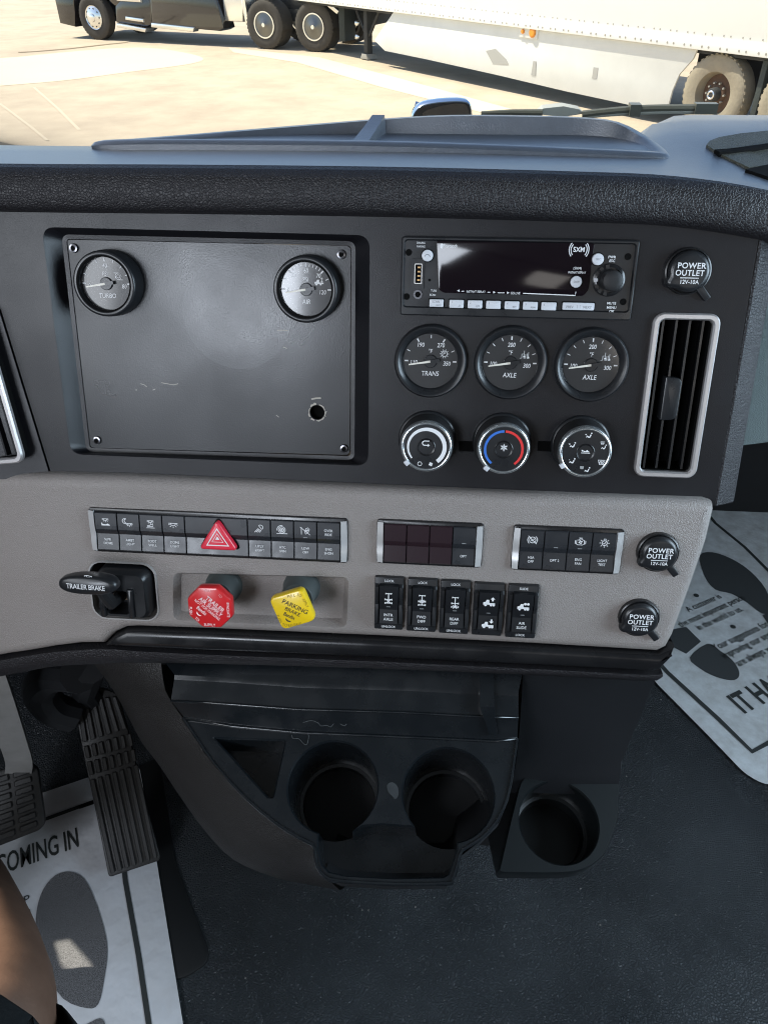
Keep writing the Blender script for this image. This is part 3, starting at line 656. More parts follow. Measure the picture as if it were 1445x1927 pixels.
icon([[(-1.2, -.55), (1.2, -.55)]], .2, 0, .0015, zf + .0004, .0030, t, fills=[circ(.25, 8, -.9, .1), [(-.6, -.3), (-.6, .1), (.0, .0), (.35, .35), (1.1, -.3)]])
ptr(t, 214)

# vents
def vent(Mx, w, h, label, fr=.0052, vanes=4, tab=True):
    t = thing('air_vent', label, 'air vent', Mx, 'silver framed dash air vents')
    a, b_ = rrect(w, h, .0085, 6), rrect(w - 2 * fr, h - 2 * fr, .0045, 6)
    MB().loft([[(x, y, -.001) for x, y in a], [(x, y, .002) for x, y in a], [(x, y, .0036) for x, y in inset(a, .0012)], [(x, y, .0036) for x, y in inset(b_, -.0012)], [(x, y, .002) for x, y in b_], [(x, y, -.004) for x, y in b_]]).build('frame', 'silver', t, sharp=25)
    MB().wall(b_, -.002, -.032).flat(b_, -.032).build('duct', 'void', t)
    ww = w - 2 * fr
    for k in range(vanes):
        x = -ww / 2 + ww * (k + .42) / vanes
        p = [(-.0009, 0), (.0009, 0), (.0042, -.020), (.0028, -.020)]
        MB().loft([[(x + q[0], y, -.004 + q[1]) for q in p] for y in (-h / 2 + fr + .001, h / 2 - fr - .001)], True, True, True).build('vane', 'satin', t)
    if tab:
        x = -ww / 2 + ww * 1.6 / vanes
        MB().slab(roundpoly([(x - .005, -.020), (x + .006, -.019), (x + .0085, -.0155), (x + .0085, .013), (x + .006, .016), (x - .005, .017)], .0015, 2), -.012, -.0015, .001, 2).build('vane_tab', 'satin', t)
    return t
vent(MD @ M.Translation((vx, vy, 0)), vw, vh, 'tall narrow air vent with silver frame at the right of the black panel')
a, b_, c_ = V(D(0, 690, .012)), V(D(50, 858, .012)), V(D(0, 874, .012))
dv_ = (a - b_).normalized(); ang = atan2(dv_.y, dv_.x) - pi / 2
cen = b_ + V((0, 1)) * .066 + V((-.026, 0)) ; cen = b_ + dv_ * .0665 + V((dv_.y * -1, dv_.x)) * .026 if False else b_ + dv_ * .0665 - V((dv_.y, -dv_.x)) * .0262
vent(MD @ M.Translation((cen.x + .002, cen.y - .002, .012)) @ M.Rotation(-.12, 4, 'Y') @ M.Rotation(ang, 4, 'Z'), .0525, .137, 'air vent with silver frame cut by the left edge, beside the steering column', tab=False)

# power outlets
def outlet(px, py, base, label, s=1.0):
    t = thing('power_outlet', label, 'power outlet', dash_at(px, py, base + .008, 0, base), '12 volt power outlets')
    MB().lathe([(.0180 * s, 0), (.0176 * s, .004), (.0166 * s, .0045)], 40).build('socket_ring', 'gloss', t)
    cp = []
    for k in range(48):
        a = 2 * pi * k / 48; r = .0158 * s; d = (a - R(214) + pi) % (2 * pi) - pi
        r += .0042 * s * max(0, 1 - abs(d) / .33) ** .5 if abs(d) < .33 else 0
        cp.append((r * cos(a), r * sin(a)))
    c0 = MB().slab(cp, .003, .0095, .004, 4).build('cap', 'satin', t, sharp=50)
    MB().slab(roundpoly([(.007 * s, -.0125 * s), (.0115 * s, -.0085 * s), (.0205 * s, -.019 * s), (.016 * s, -.0225 * s)], .001, 2), .001, .0045, .001, 2).build('strap', 'satin', t)
    text('POWER', .0042 * s, .0005, .0042 * s, .0097, c0, bold=.018, xs=.98, sp=1.08); text('OUTLET', .0042 * s, -.0002, -.0012 * s, .0097, c0, bold=.018, xs=.95, sp=1.05)
    MB().box(-.007 * s, .007 * s, -.0050 * s, -.0044 * s, .0096, .0097).build('underline', 'white', c0); text('12V-10A', .0030 * s, .0002, -.0078 * s, .0097, c0, bold=.012, xs=.95)
    return t
outlet(1297, 511, 0, 'capped power outlet on the black panel above the tall vent')
outlet(1240, 1044, WG, 'capped power outlet on the grey trim, upper of the two there')
outlet(1204, 1168, WG, 'capped power outlet on the grey trim, lower of the two there')

# switch banks
def sun_ic(y=0.0, s=1.0): return [[(-.9 * s, .35 * s + y), (.9 * s, .35 * s + y)], [(x * s, z * s + y) for x, z in arc(0, .35, .5, 180, 360, 8)]] + [[(.68 * s * cos(R(q)), y + .35 * s + .68 * s * sin(R(q))), (.98 * s * cos(R(q)), y + .35 * s + .98 * s * sin(R(q)))] for q in (200, 230, 270, 310, 340)]
IC = {
 'slpr': (sun_ic(.45, .75), [circ(.16, 8, -.8, -.3), [(-.9, -.75), (-.9, -.5), (-.5, -.45), (0, -.5), (.4, -.3), (.85, -.6), (.85, -.75)]]),
 'ambt': ([arc(-.6, .4, .55, 60, 300, 10), arc(-.35, .45, .4, 100, 260, 8)] + [[(x + .25, y - .35) for x, y in s] for s in sun_ic(0, .75)], []),
 'foot': (sun_ic(.45, .75) + [('c', (-.7, -.55), (.5, -.55), (.5, -.1), (.1, -.1), (-.2, -.3), (-.7, -.35)), [(-.9, -.85), (.8, -.85)]], []),
 'dome': (sun_ic(0, 1.05), []),
 'utly': ([arc(.35, .35, .5, -60, 140, 10), [(.6, -.1), (0, .7)]] + [[(-.1 - k * .02 + .2 * k, .1 - .12 * k), (-.9 + .35 * k, -.75)] for k in range(4)], []),
 'atc': ([('c', *circ(.7, 18)), ('c', *circ(.42, 14)), arc(0, 0, .98, 80, 190, 8), [(-1.1, -.8), (1.1, -.8)]] + [[(0, 0), (.4 * cos(k * 1.257), .4 * sin(k * 1.257))] for k in range(5)], []),
 'ldw': ([[(-.75, .8), (-.75, -.8)], [(-1, .8), (1, -.85)], ('c', (.1, -.7), (.6, -.3), (.9, .3), (.6, .7), (.2, .5), (-.1, -.2)), [(.0, .1), (.7, .1)], [(.2, -.3), (.6, .4)]], []),
 'hsa': ([('c', *circ(.62, 18)), arc(0, 0, .95, 130, 230, 8), arc(0, 0, .95, -50, 50, 8), [(-.85, .85), (.85, -.85)], [(-.3, -.2), (.3, .1), (.2, .35)], [(-.25, .15), (.1, -.3)]], []),
 'fan': ([('c', (-.75, -.45), (-.75, .4), (-.35, .4), (-.2, .65), (.3, .65), (.45, .4), (.75, .4), (.75, -.45), (.4, -.6), (-.45, -.6)), [(-.3, .85), (.35, .85)], [(-1, .3), (-1, -.4)], [(1, .3), (1, -.4)]], [[(x * .6 + .25 * cos(b_), y * .6 + .25 * sin(b_)) for x, y in circ(.28, 6)] for b_ in (.4, 1.97, 3.54, 5.11)]),
 'test': ([('c', *circ(.5, 16)), [(-.25, 0), (-.05, -.2), (.25, .25)], ('c', (-.2, .5), (.2, .5), (.2, .85), (-.2, .85))] + [[(.68 * cos(R(q)), .68 * sin(R(q))), (.98 * cos(R(q)), .98 * sin(R(q)))] for q in (0, 40, 140, 180, 225, 270, 315)], []),
}
SWP = [(.5, .0022), (.48, .0034), (.075, .0042), (.055, .0040), (-.065, .0018), (-.085, .0019), (-.46, .0040), (-.5, .0026)]
def switch_body(w, h):
    L = []
    for x, dz in ((-w / 2, -.001), (-w / 2 + .0004, 0), (w / 2 - .0004, 0), (w / 2, -.001)): L.append([(x, a * h, z + dz + .001) for a, z in SWP])
    return MB().loft(L, False)
def bank(c, label, cells, wide=None):
    x, y, w, h = quad(c, WG + .003); t = thing('switch_bank', label, 'switch bank', MD @ M.Translation((x, y, WG)), 'silver-ended switch banks')
    MB().slab(rrect(w, h, .003, 3), -.004, .0022, .0012, 2).build('housing', 'gloss', t)
    for s_ in (-1, 1):
        L = []
        for k in range(9):
            q = k / 8; yy = (q - .5) * (h - .004); bl = .0010 * (1 - (2 * q - 1) ** 2); z = .0046 - .0012 * max(0, 1 - abs(q - .42) / .18)
            xo = s_ * (w / 2 - .0008 + bl * .5); xi = s_ * (w / 2 - .0058)
            L.append([(xi, yy, .001), (xi, yy, z), (xo, yy, z - .0014), (xo, yy, .0)])
        MB().loft(L, False, ).build('end_cap', 'chrome', t, sharp=25)
    iw = w - .0128; tot = sum(k.get('n', 1) for k in cells); cw = iw / tot; x0 = -iw / 2; hh = h - .006
    for k in cells:
        ww = cw * k.get('n', 1); cx = x0 + ww / 2; x0 += ww
        o = switch_body(ww - .0005, hh).build('switch', k.get('m', 'switch'), t, (cx, -.0004, 0), sharp=15)
        if k.get('t'):
            ls = k['t'].split('\n')
            for i, l in enumerate(ls): text(l, .0023, 0, -.25 * hh + (.0019 - .0038 * i if len(ls) == 2 else .0), .0045, o, xs=.92, bold=.006)
        if k.get('up'):
            for i, l in enumerate(k['up'].split('\n')): text(l, .0023, 0, .24 * hh + .0019 - .0038 * i, .0052, o, xs=.92, bold=.006)
        if k.get('i'): s_, f_ = IC[k['i']]; icon(s_, .13, 0, .265 * hh, .0052, .0044, o, fills=f_)
        if k.get('led'): MB().flat(rrect(.0036, .0007, .0002, 1)).build('indicator', 'dim', o, (0, .095 * hh, .0053))
    return t
bA = bank([(167, 956), (657, 977), (651, 1058), (172, 1041)], 'long switch bank with red hazard triangle button above the brake controls',
     [dict(t='SLPR\nDOME', i='slpr'), dict(t='AMBT\nLIGHT', i='ambt'), dict(t='FOOT\nWELL', i='foot'), dict(t='DOME\nLIGHT', i='dome'), dict(n=2.75), dict(t='UTLY\nLIGHT', i='utly'), dict(t='ATC\nSPIN', i='atc'), dict(t='LDW\nOFF', i='ldw', led=1), dict(t='ENG\nSHDN', up='OVER\nRIDE')])
MT['maroon'] = mat('blank_switch_red_sheen', (.026, .014, .018), .22)  # red of a reflection put into the base colour of dark switches
bank([(709, 978), (911, 986), (905, 1070), (708, 1061)], 'short switch bank of blank dark buttons, red reflection painted in, with one marked OPT', [dict(m='maroon'), dict(m='maroon'), dict(m='maroon'), dict(t='OPT', led=1)])
bank([(966, 988), (1175, 998), (1166, 1083), (961, 1073)], 'short switch bank with engine fan and light test icons beside the power outlets', [dict(t='HSA\nOFF', i='hsa'), dict(t='OPT 2', led=1), dict(t='ENG\nFAN', i='fan', led=1), dict(t='LIGHT\nTEST', i='test')])
u, v = D(410, 1013, WG + .010); mw = bA.matrix_world if False else None
bx, by, _, _ = quad([(167, 956), (657, 977), (651, 1058), (172, 1041)], WG + .003)
tri = [(0, .0165), (-.0178, -.0122), (.0178, -.0122)]
hz = MB().slab(roundpoly(tri, .005, 4), 0, .0075, .0018, 3).build('hazard_button', 'hazard', bA, (u - bx, v - by + .001, .0035))
MB().slab(roundpoly([(a * 1.09, b_ * 1.09) for a, b_ in tri], .005, 4), 0, .0012).build('hazard_gap', 'void', bA, (u - bx, v - by + .001, .0035))
for s_, w in ((.55, .0017), (.28, .0007)):
    MB().stroke([(a * s_, b_ * s_ - .0004) for a, b_ in tri], w * 1.0, 0, True).build('hazard_mark', 'white', hz, (0, -.0004, .0076))
MB().flat([(a * .11, b_ * .11) for a, b_ in tri]).build('hazard_mark', 'white', hz, (0, -.0006, .0076))

# rocker switches
MT['switch2'] = mat('rocker_black', (.010, .011, .013), .45, spec=.28)
def rocker(c, label, top, mid, bot, ic):
    x, y, w, h = quad(c, WG + .006); t = thing('rocker_switch', label, 'rocker switch', MD @ M.Translation((x, y, WG)), 'rocker switches in a row')
    MB().slab(rrect(w, h, .0012, 2), -.003, .005, .0008, 2).build('bezel', 'satin', t)
    # raised side cheeks, notched at the middle
    for s_ in (-1, 1):
        xo, xi = s_ * (w / 2 - .0004), s_ * (w / 2 - .0036); L = []
        for yy, z in ((h / 2 - .006, .005), (h / 2 - .0085, .0078), (.006, .0085), (.0, .0068), (-.008, .0085), (-h / 2 + .0075, .0078), (-h / 2 + .005, .005)): L.append([(xo, yy, .0045), (xo, yy, z - .0008), (xo - s_ * .0008, yy, z), (xi, yy, z), (xi, yy, .0045)])
        MB().loft(L, False).build('cheek', 'satin', t, sharp=20)
    bw, bh = w - .0088, h - .0125; L = []
    for xx, dz in ((-bw / 2, -.002), (-bw / 2 + .0006, 0), (bw / 2 - .0006, 0), (bw / 2, -.002)): L.append([(xx, a * bh, z + dz) for a, z in ((.5, .005), (.49, .0105), (.20, .0098), (-.10, .0072), (-.13, .0070), (-.46, .0092), (-.5, .005))])
    o = MB().loft(L, False).build('rocker', 'switch2', t, (0, .0005, 0), sharp=15)
    if top: text(top, .0023, 0, h / 2 - .0032, .0053, t, bold=.008, xs=.95)
    if bot: text(bot, .0023, 0, -h / 2 + .0030, .0053, t, bold=.008, xs=.95)
    if mid:
        for i, l in enumerate(mid.split('\n')): text(l, .0027, 0, -.29 * bh + .0021 - .0043 * i, .0098, o, bold=.008, xs=.95)
    for s_, f_, yy, sz in ic: icon(s_, .16, 0, yy * bh, .0112, sz, o, fills=f_)
    MB().flat(rrect(.0036, .0006, .0002, 1)).build('indicator', 'dim', o, (0, -.02 * bh, .0103))
def axi(yk):
    s = [[(-.55, .95), (.55, .95)], [(-.55, .8), (-.45, 1.1)], [(.55, 1.1), (.45, .8)], [(0, .95), (0, -.9)], [(-.6, -.2), (.6, -.2)], [(-.6, -.9), (.6, -.9)]]
    for yy in (-.2, -.9): s += [[(-.6, yy - .18), (-.6, yy + .18)], [(.6, yy - .18), (.6, yy + .18)]]
    s += [[(-.35, yk - .3), (.35, yk + .3)], [(.35, yk - .3), (-.35, yk + .3)]]
    return s
up_ = [[(.45, .25), (.45, .6), (.2, .6), (.6, 1.0), (1.0, .6), (.75, .6), (.75, .25)]]; dn_ = [[(.45, 1.0), (.75, 1.0), (.75, .6), (1.0, .6), (.6, .2), (.2, .6), (.45, .6)]]
rk = lambda a, b_, c_, d_: [a, b_, c_, d_]
rocker([(706, 1087), (760, 1089), (757, 1187), (703, 1184)], 'black rocker switch marked INTR AXLE, first of the row', 'LOCK', 'INTR\nAXLE', 'UNLOCK', [(axi(-.55), [], .20, .0050)])
rocker([(768, 1090), (824, 1093), (819, 1191), (764, 1188)], 'black rocker switch marked FWD DIFF, second of the row', 'LOCK', 'FWD\nDIFF', 'UNLOCK', [(axi(-.2), [], .20, .0050)])
rocker([(830, 1093), (886, 1097), (880, 1195), (825, 1192)], 'black rocker switch marked REAR DIFF, middle of the row', 'LOCK', 'REAR\nDIFF', 'UNLOCK', [(axi(-.9), [], .20, .0050)])
rocker([(893, 1098), (950, 1102), (943, 1199), (887, 1195)], 'black rocker switch with two truck icons and no words', '', '', '', [([], truck_f + up_, .26, .0052), ([], truck_f + dn_, -.30, .0052)])
rocker([(957, 1101), (1016, 1105), (1005, 1203), (950, 1200)], 'black rocker switch marked AIR SLIDE, last of the row', 'SLIDE', 'AIR\nSLIDE', 'LOCK', [([], truck_f + [circ(.25, 8, .3, .5), circ(.25, 8, .8, .5)], .20, .0052)])

# trailer brake lever
t = thing('trailer_brake_lever', 'black hand lever marked TRAILER BRAKE in a square housing', 'brake lever', MD @ M.Translation((tbx, tby, WG)))
a, b_ = rrect(tbw + .003, tbh + .003, .0145, 6), rrect(tbw - .001, tbh - .001, .0125, 6)
MB().loft([[(x, y, -.0005) for x, y in a], [(x, y, .0012) for x, y in inset(a, .0006)], [(x, y, .0012) for x, y in b_], [(x, y, -.004) for x, y in b_]]).build('frame', 'greysmooth', t)
MB().flat(rrect(tbw + .002, tbh + .002, .01, 3), -.028).build('backing', 'void', t)
hw, hh = tbw - .012, tbh - .008
bx_ = MB(); L = []
for z, s_ in ((-.028, 1), (.003, .98), (.010, .92), (.0125, .84)): L.append([(x * s_ + .003, y * s_ + .001, z) for x, y in rrect(hw, hh, .009, 5)])
bx_.loft(L); ho = rrect(.021, .024, .003, 3, -.002, -.006)
bx_.flat([(p[0], p[1]) for p in L[-1]], .0125, [ho]).wall(ho, .0125, -.012).flat(ho, -.012)
bx_.build('housing', 'satin', t, sharp=40)
MB().slab(rrect(.006, .030, .002, 3, -.0155, -.006), .010, .0155, .002, 2).build('guide_rib', 'satin', t); MB().slab(rrect(.006, .030, .002, 3, .0115, -.006), .010, .0155, .002, 2).build('guide_rib', 'satin', t)
hu, hv = D(170, 1097, WG + .045); hx_, hy_ = hu - tbx, hv - tby
MB().tube([(-.002, -.004, -.01), (-.004, -.003, .02), (hx_ * .6, hy_ * .8, .038)], [.006, .006, .006], 10).build('stem', 'matte', t)
MT['wood'] = mat('tan_plastic', (.42, .30, .20), .5)
MB().box(-.010, .006, -.008, -.002, -.004, .002).build('stop_block', 'wood', t)
lv = MB(); L = []
for z, s_, yy in ((.034, .55, .0), (.037, .86, 0), (.042, 1.0, 0), (.048, 1.0, 0), (.051, .95, -.0003), (.0525, .80, -.0005)):
    L.append([(hx_ + x * s_ , hy_ + y * (s_ if s_ < 1 else 1), z) for x, y in [(.0262 * math.copysign(abs(cos(q)) ** .75, cos(q)), .0086 * math.copysign(abs(sin(q)) ** .85, sin(q))) for q in [2 * pi * k / 40 for k in range(40)]]])
lv.loft(L, True, True, True).build('handle', 'satin', t, sharp=50)
text('TRAILER BRAKE', .0046, hx_ - .0006, hy_ - .0008, .0527, t, bold=.006, xs=.78, sp=.95, rot=-.03)
icon([('c', (-1, -.3), (-1, .6), (-.2, .6), (.8, .4), (.8, -.3)), ('c', *circ(.28, 10, .3, -.6)), ('c', *circ(.28, 10, .95, -.6)), [(-.6, .6), (-.4, .2), (.4, .2)]], .15, hx_ + .002, hy_ + .0074, .0505, .0036, t)

# valve knobs
MT['pinkw'] = mat('pale_print', (.85, .72, .72), .5)
MT['faint'] = mat('faint_print', (.75, .30, .30), .5)
MT['olivep'] = mat('worn_print', (.30, .20, .01), .5)
def valve(px, py, outline, m, label, name, dome):
    hz_ = .048; u0, v0 = D(px, py, WG - .009 + hz_)
    t = thing(name, label, 'valve knob', MD @ M.Translation((u0, v0, WG - .009)), 'air brake valve knobs')
    MB().lathe([(.0172, -.0005), (.0172, .004), (.0160, .0065), (.0150, .008), (.0150, .024), (.0138, .026), (.0105, .0262)], 36).build('boot', 'shaft', t, sharp=35)
    MB().lathe([(.0085, .025), (.0085, .040)], 24).build('stem', 'matte', t)
    k = MB(); L = []
    for z, s_ in ((.036, .80), (.0365, .90), (.039, .97), (.0425, 1.0), (.0462, .985), (.0476, .95), (.0480, .90)): L.append([(x * s_, y * s_, z) for x, y in outline])
    k.loft(L, True, True, True); return t, k.build('knob', m, t, sharp=40)
oc = roundpoly(circ(.0216, 8, a0=pi / 8 + .03), .0016, 2)
t, k = valve(395, 1144, oc, 'red', 'red octagonal knob marked TRAILER AIR SUPPLY', 'trailer_supply_knob', 0)
z = .0482; ra = R(-41)
def rtx(s_, h, x, y, r, m_, **kk): text(s_, h, x, y, z, k, m_, rot=r, **kk)
c, s__ = cos(ra), sin(ra)
for st, h, yy, xx, xs in (('TRAILER', .0040, .0060, .0012, .92), ('AIR SUPPLY', .0040, .0012, .0, .85), ('NOT FOR PARKING', .0027, -.0030, -.0004, .82), ('Bendix', .0034, -.0072, -.0035, .78)):
    rtx(st, h, xx * c - yy * s__, xx * s__ + yy * c, ra, 'pinkw', xs=xs, bold=.012 if st != 'NOT FOR PARKING' else .004)

def swoosh(m_, x, y, r): icon([], .1, x, y, z, .0030, k, m_, fills=[[(-.9, .35), (-.7, -.3), (0, -.6), (.75, -.35), (.95, .1), (.5, -.1), (0, -.2), (-.5, 0)]], rot=r)
xx, yy = -.0035, -.0113; swoosh('pinkw', xx * c - yy * s__, xx * s__ + yy * c, ra)
for st, h, x, y, r, m_ in (('PULL', .0024, -.001, .0165, 0, 'faint'), ('TO', .0024, .0098, .0120, -.75, 'faint'), ('EVACUATE', .0024, .0163, -.001, -pi / 2, 'pinkw'), ('SUPPLY', .0026, -.001, -.0168, 0, 'pinkw'), ('TO', .0026, -.0120, -.0118, -.75, 'pinkw'), ('PUSH', .0026, -.0172, -.0035, -pi / 2, 'pinkw')):
    rtx(st, h, x, y, r, m_, bold=.008, xs=.85)
sq = roundpoly([(.0178 * cos(R(q)) * 1.28, .0178 * sin(R(q)) * 1.28) for q in (66, 156, 246, 336)], .0055, 4)
t, k = valve(550, 1148, sq, 'yellow', 'yellow square knob marked PARKING BRAKE', 'parking_brake_knob', 0)
ra = R(-25); c, s__ = cos(ra), sin(ra)
for st, h, yy, xx, xs, m_ in (('PARKING', .0043, .0040, .001, .95, 'blackprint'), ('BRAKE', .0036, -.0014, .001, .95, 'blackprint'), ('Bendix', .0034, -.0066, .0, .78, 'blackprint')):
    rtx(st, h, xx * c - yy * s__, xx * s__ + yy * c, ra, m_, xs=xs, bold=.004 if st != 'Bendix' else .015)
xx, yy = .0008, -.0104; swoosh('blackprint', xx * c - yy * s__, xx * s__ + yy * c, ra)
for st, h, x, y, r in (('PULL', .0026, -.0005, .0135, .22), ('TO', .0026, .0065, .0145, -.25), ('APPLY', .0026, .0118, .0075, -1.13), ('PUSH', .0026, -.0118, -.0092, -1.13), ('TO', .0026, -.0068, -.0150, -.2), ('RELEASE', .0026, .0020, -.0143, .22)):
    rtx(st, h, x, y, r, 'olivep', xs=.9)
# ------------------------------------------------------------------ centre console with cup holders
TILT = R(20)
MC = frame(at_zc(625, 1480, .73), (1, 0, 0), (0, cos(TILT), sin(TILT)))
con = thing('centre_console', 'black cup holder console with triangular bin and grained left side below the dash', 'console', MC)
IMC = MC.inverted()
def T(px, py, h=0.0): return on(MC, px, py, h)
def Tp(px, py, h=0.0): return (*on(MC, px, py, h), h)
def Pd(px, py, w=0.0): u, v = D(px, py, w); return IMC @ (MD @ V((u, v, w)))
# tray outline at the tray's own height
edgeL = [(345, 1352), (372, 1392), (405, 1440), (460, 1500), (520, 1550), (560, 1575), (588, 1590)]
notch = [(592, 1606), (597, 1632), (612, 1650), (640, 1658), (740, 1664), (840, 1663), (852, 1655), (862, 1622), (870, 1600)]
edgeR = [(905, 1578), (935, 1545), (955, 1500), (966, 1440), (973, 1390)]
back = [(930, 1394), (760, 1386), (570, 1378), (440, 1366)]
out = [T(*p) for p in edgeL + notch + edgeR + back]
cl, cr = V(T(626, 1480)), V(T(843, 1494)); rc = .0440
def cp(c, px, py): q = V(T(px, py)) - c; return math.degrees(atan2(q.y, q.x))
aR0 = cp(cr, 862, 1585); aR1 = cp(cr, 772, 1556) % 360; aL0 = cp(cl, 668, 1556); aL1 = cp(cl, 596, 1572) % 360
well = [T(604, 1628), T(618, 1643), T(650, 1650), T(740, 1655), T(835, 1653), T(846, 1646), T(856, 1616), T(862, 1600)]
well += arc(cr.x, cr.y, rc, aR0, aR1, 30) + [T(758, 1552), T(720, 1549), T(682, 1552)] + arc(cl.x, cl.y, rc, aL0, aL1, 30) + [T(596, 1598), T(600, 1614)]
binp = roundpoly([T(398, 1386), T(540, 1391), T(516, 1503), T(503, 1503)], [.006, .004, .004, .004], 5)
out = ccw(out)
DW = .088
tb = MB().flat(out, 0, [well, binp]).wall(out, 0, -.012)
w2 = ccw(well)
tb.loft([[(x, y, 0) for x, y in w2], [(x, y, -.0022) for x, y in inset(w2, .0014)], [(x, y, -DW) for x, y in inset(w2, .003)]])
b2 = ccw(binp); tb.loft([[(x, y, 0) for x, y in b2], [(x, y, -.0022) for x, y in inset(b2, .0016)], [(x, y, -.035) for x, y in inset(b2, .004)]]).flat(inset(b2, .004), -.035)
tray = tb.build('cup_tray', 'tray', con, sharp=30)
MB().flat(inset(w2, .0028), -DW + .0005).build('well_floor', 'matte', tray)
for c, a0_, a1_ in ((cl, aL0, aL1), (cr, aR0, aR1)):    # stepped liner at the foot of each cup, open to the front
    MB().loft([[(x, y, z) for x, y in arc(c.x, c.y, r, a0_, a1_, 36)] for r, z in ((rc - .0030, -DW + .012), (rc - .0065, -DW + .0115), (rc - .0070, -DW + .001))], False).build('cup_step', 'tray', tray)
# shallow floor of the front notch, with the lower fronts of the two cups below it
NZ = -.040
sR, sL = arc(cr.x, cr.y, rc - .002, aR0, aR1 - 360, 16), arc(cl.x, cl.y, rc - .002, aL0, aL1 - 360, 16)
npoly = [T(604, 1628), T(618, 1643), T(650, 1650), T(740, 1655), T(835, 1653), T(846, 1646), T(856, 1616), T(862, 1600)] + sR + [T(758, 1552), T(720, 1549), T(682, 1552)] + sL + [T(596, 1598), T(600, 1614)]
nb = MB().flat(npoly, NZ)
for q_ in (sR, sL): nb.loft([[(x, y, NZ) for x, y in q_], [(x, y, -DW) for x, y in q_]], False)
nb.build('notch_floor', 'tray', tray)
# raised rim of the tray
rim = [T(*p) for p in edgeL + notch + edgeR]
rm = smooth(rim, 2); L = []
cen = V(T(740, 1480))
for i, p in enumerate(rm):
    a = V(rm[max(i - 1, 0)]); b = V(rm[min(i + 1, len(rm) - 1)]); d = (b - a).normalized(); n_ = V((d.y, -d.x)); p = V(p)
    L.append([(*(p + n_ * q), z) for q, z in ((.0012, -.012), (.0012, .0008), (.0004, .0018), (-.0010, .0018), (-.0018, -.0002))])
MB().loft(L, False).build('tray_rim', 'tray', tray, sharp=50)
# riser, shelf and back wall of the pocket behind the cups
def strip(rows, name, m, sharp=30):
    return MB().loft([[tuple(p) for p in r] for r in rows], False).build(name, m, con, sharp=sharp)
hR = .020
r0 = [Tp(345, 1352), Tp(440, 1366), Tp(570, 1378), Tp(760, 1386), Tp(930, 1394), Tp(973, 1390)]
r1 = [Tp(322, 1318, hR), Tp(430, 1324, hR), Tp(562, 1334, hR), Tp(760, 1340, hR), Tp(905, 1348, hR), Tp(975, 1350, hR)]
r1 = [(a[0], a[1], a[2]) for a in r1]
def up(p, dy, dz): return (p[0], p[1] + dy, p[2] + dz)
r2 = [up(p, .020, .004) for p in r1]
r3 = [Pd(303, 1236, -.02), Pd(430, 1236, -.02), Pd(562, 1240, -.02), Pd(760, 1246, -.02), Pd(900, 1252, -.02), Pd(985, 1258, -.02)]
strip([r0, [up(p, .002, .002) for p in r0], r1], 'riser', 'tray'); strip([r1, r2], 'shelf', 'tray')
for rr_ in (r1, r0): MB().tube([tuple(V(p) + V((0, -.0006, .0006))) for p in rr_], .0013, 8).build('edge_glint_bead', 'tray', con, sharp=180)  # thin beads added along the edges to catch a highlight line
strip([r2, [up(p, .004, .002) for p in r2], [tuple(q) for q in r3]], 'back_wall', 'tray')
def lerp3(a, b, t): return tuple(V(a) * (1 - t) + V(b) * t)
# the chamfered post at the right of the pocket
for pa, pb, pc_, w, nm in (((902, 1276), (902, 1342), (920, 1394), 26, 'pocket_post'),):
    a, b, c = V(Pd(*pa, -.012)), V(Tp(*pb, hR + .006)), V(Tp(*pc_, .002)); a2, b2_, c2 = V(Pd(pa[0] + w, pa[1], -.012)), V(Tp(pb[0] + w, pb[1], hR + .006)), V(Tp(pc_[0] + w * .6, pc_[1], .002))
    o_ = V((0, .004, .006)) if nm == 'pocket_post' else V((0, .003, .001)); bk_ = V((0, .06, -.01))
    MB().loft([[tuple(a + bk_), tuple(a + o_), tuple(a2 + o_), tuple(a2 + bk_)], [tuple(b + bk_), tuple(b + o_), tuple(b2_ + o_), tuple(b2_ + bk_)], [tuple(c + bk_), tuple(c + o_), tuple(c2 + o_), tuple(c2 + bk_)]], False).build(nm, 'tray' if nm == 'pocket_post' else 'void', con)
# left bolster, a grained roll from the dash to the front
inn = [(303, 1238), (312, 1300), (345, 1352), (372, 1392), (405, 1440), (460, 1500), (520, 1550), (560, 1575), (590, 1594), (595, 1620), (606, 1646)]
outp = [(165, 1232), (212, 1296), (240, 1345), (266, 1395), (300, 1440), (340, 1500), (385, 1562), (440, 1618), (520, 1652), (590, 1666), (640, 1676)]
LL = []
for k, (a, b) in enumerate(zip(inn, outp)):
    A = V(Pd(*a, -.015)) if k == 0 else V(Tp(*a, .014 if k == 1 else -.002)); hh = -.055 if k > 1 else -.03
    B = V(Pd(*b, -.03)) if k == 0 else V(Tp(*b, -.075 if k > 2 else -.05))
    m_ = A * .45 + B * .55; m_.z = A.z * .52 + B.z * .48; q = A * .78 + B * .22; q.z = A.z * .83 + B.z * .17
    g = IMC @ V(((MC @ B).x + .14, (MC @ B).y + .48, .0)); md = B + V((.006, .012, -.04))
    LL.append([tuple(A), tuple(q), tuple(m_), tuple(A * .18 + B * .82 + V((0, 0, .002))), tuple(B), tuple(md), tuple(g)])
LL = [[tuple(p) for p in r] for r in zip(*[smooth(list(c), 3) for c in zip(*LL)])]
bol = MB().loft(LL, False).build('left_bolster', 'pad2', con, sharp=70)
# worn sticker on the bolster
MT['worn'] = mat('worn_decal', (.05, .047, .046), .4, var=(160, .12, (.016, .015, .016)))
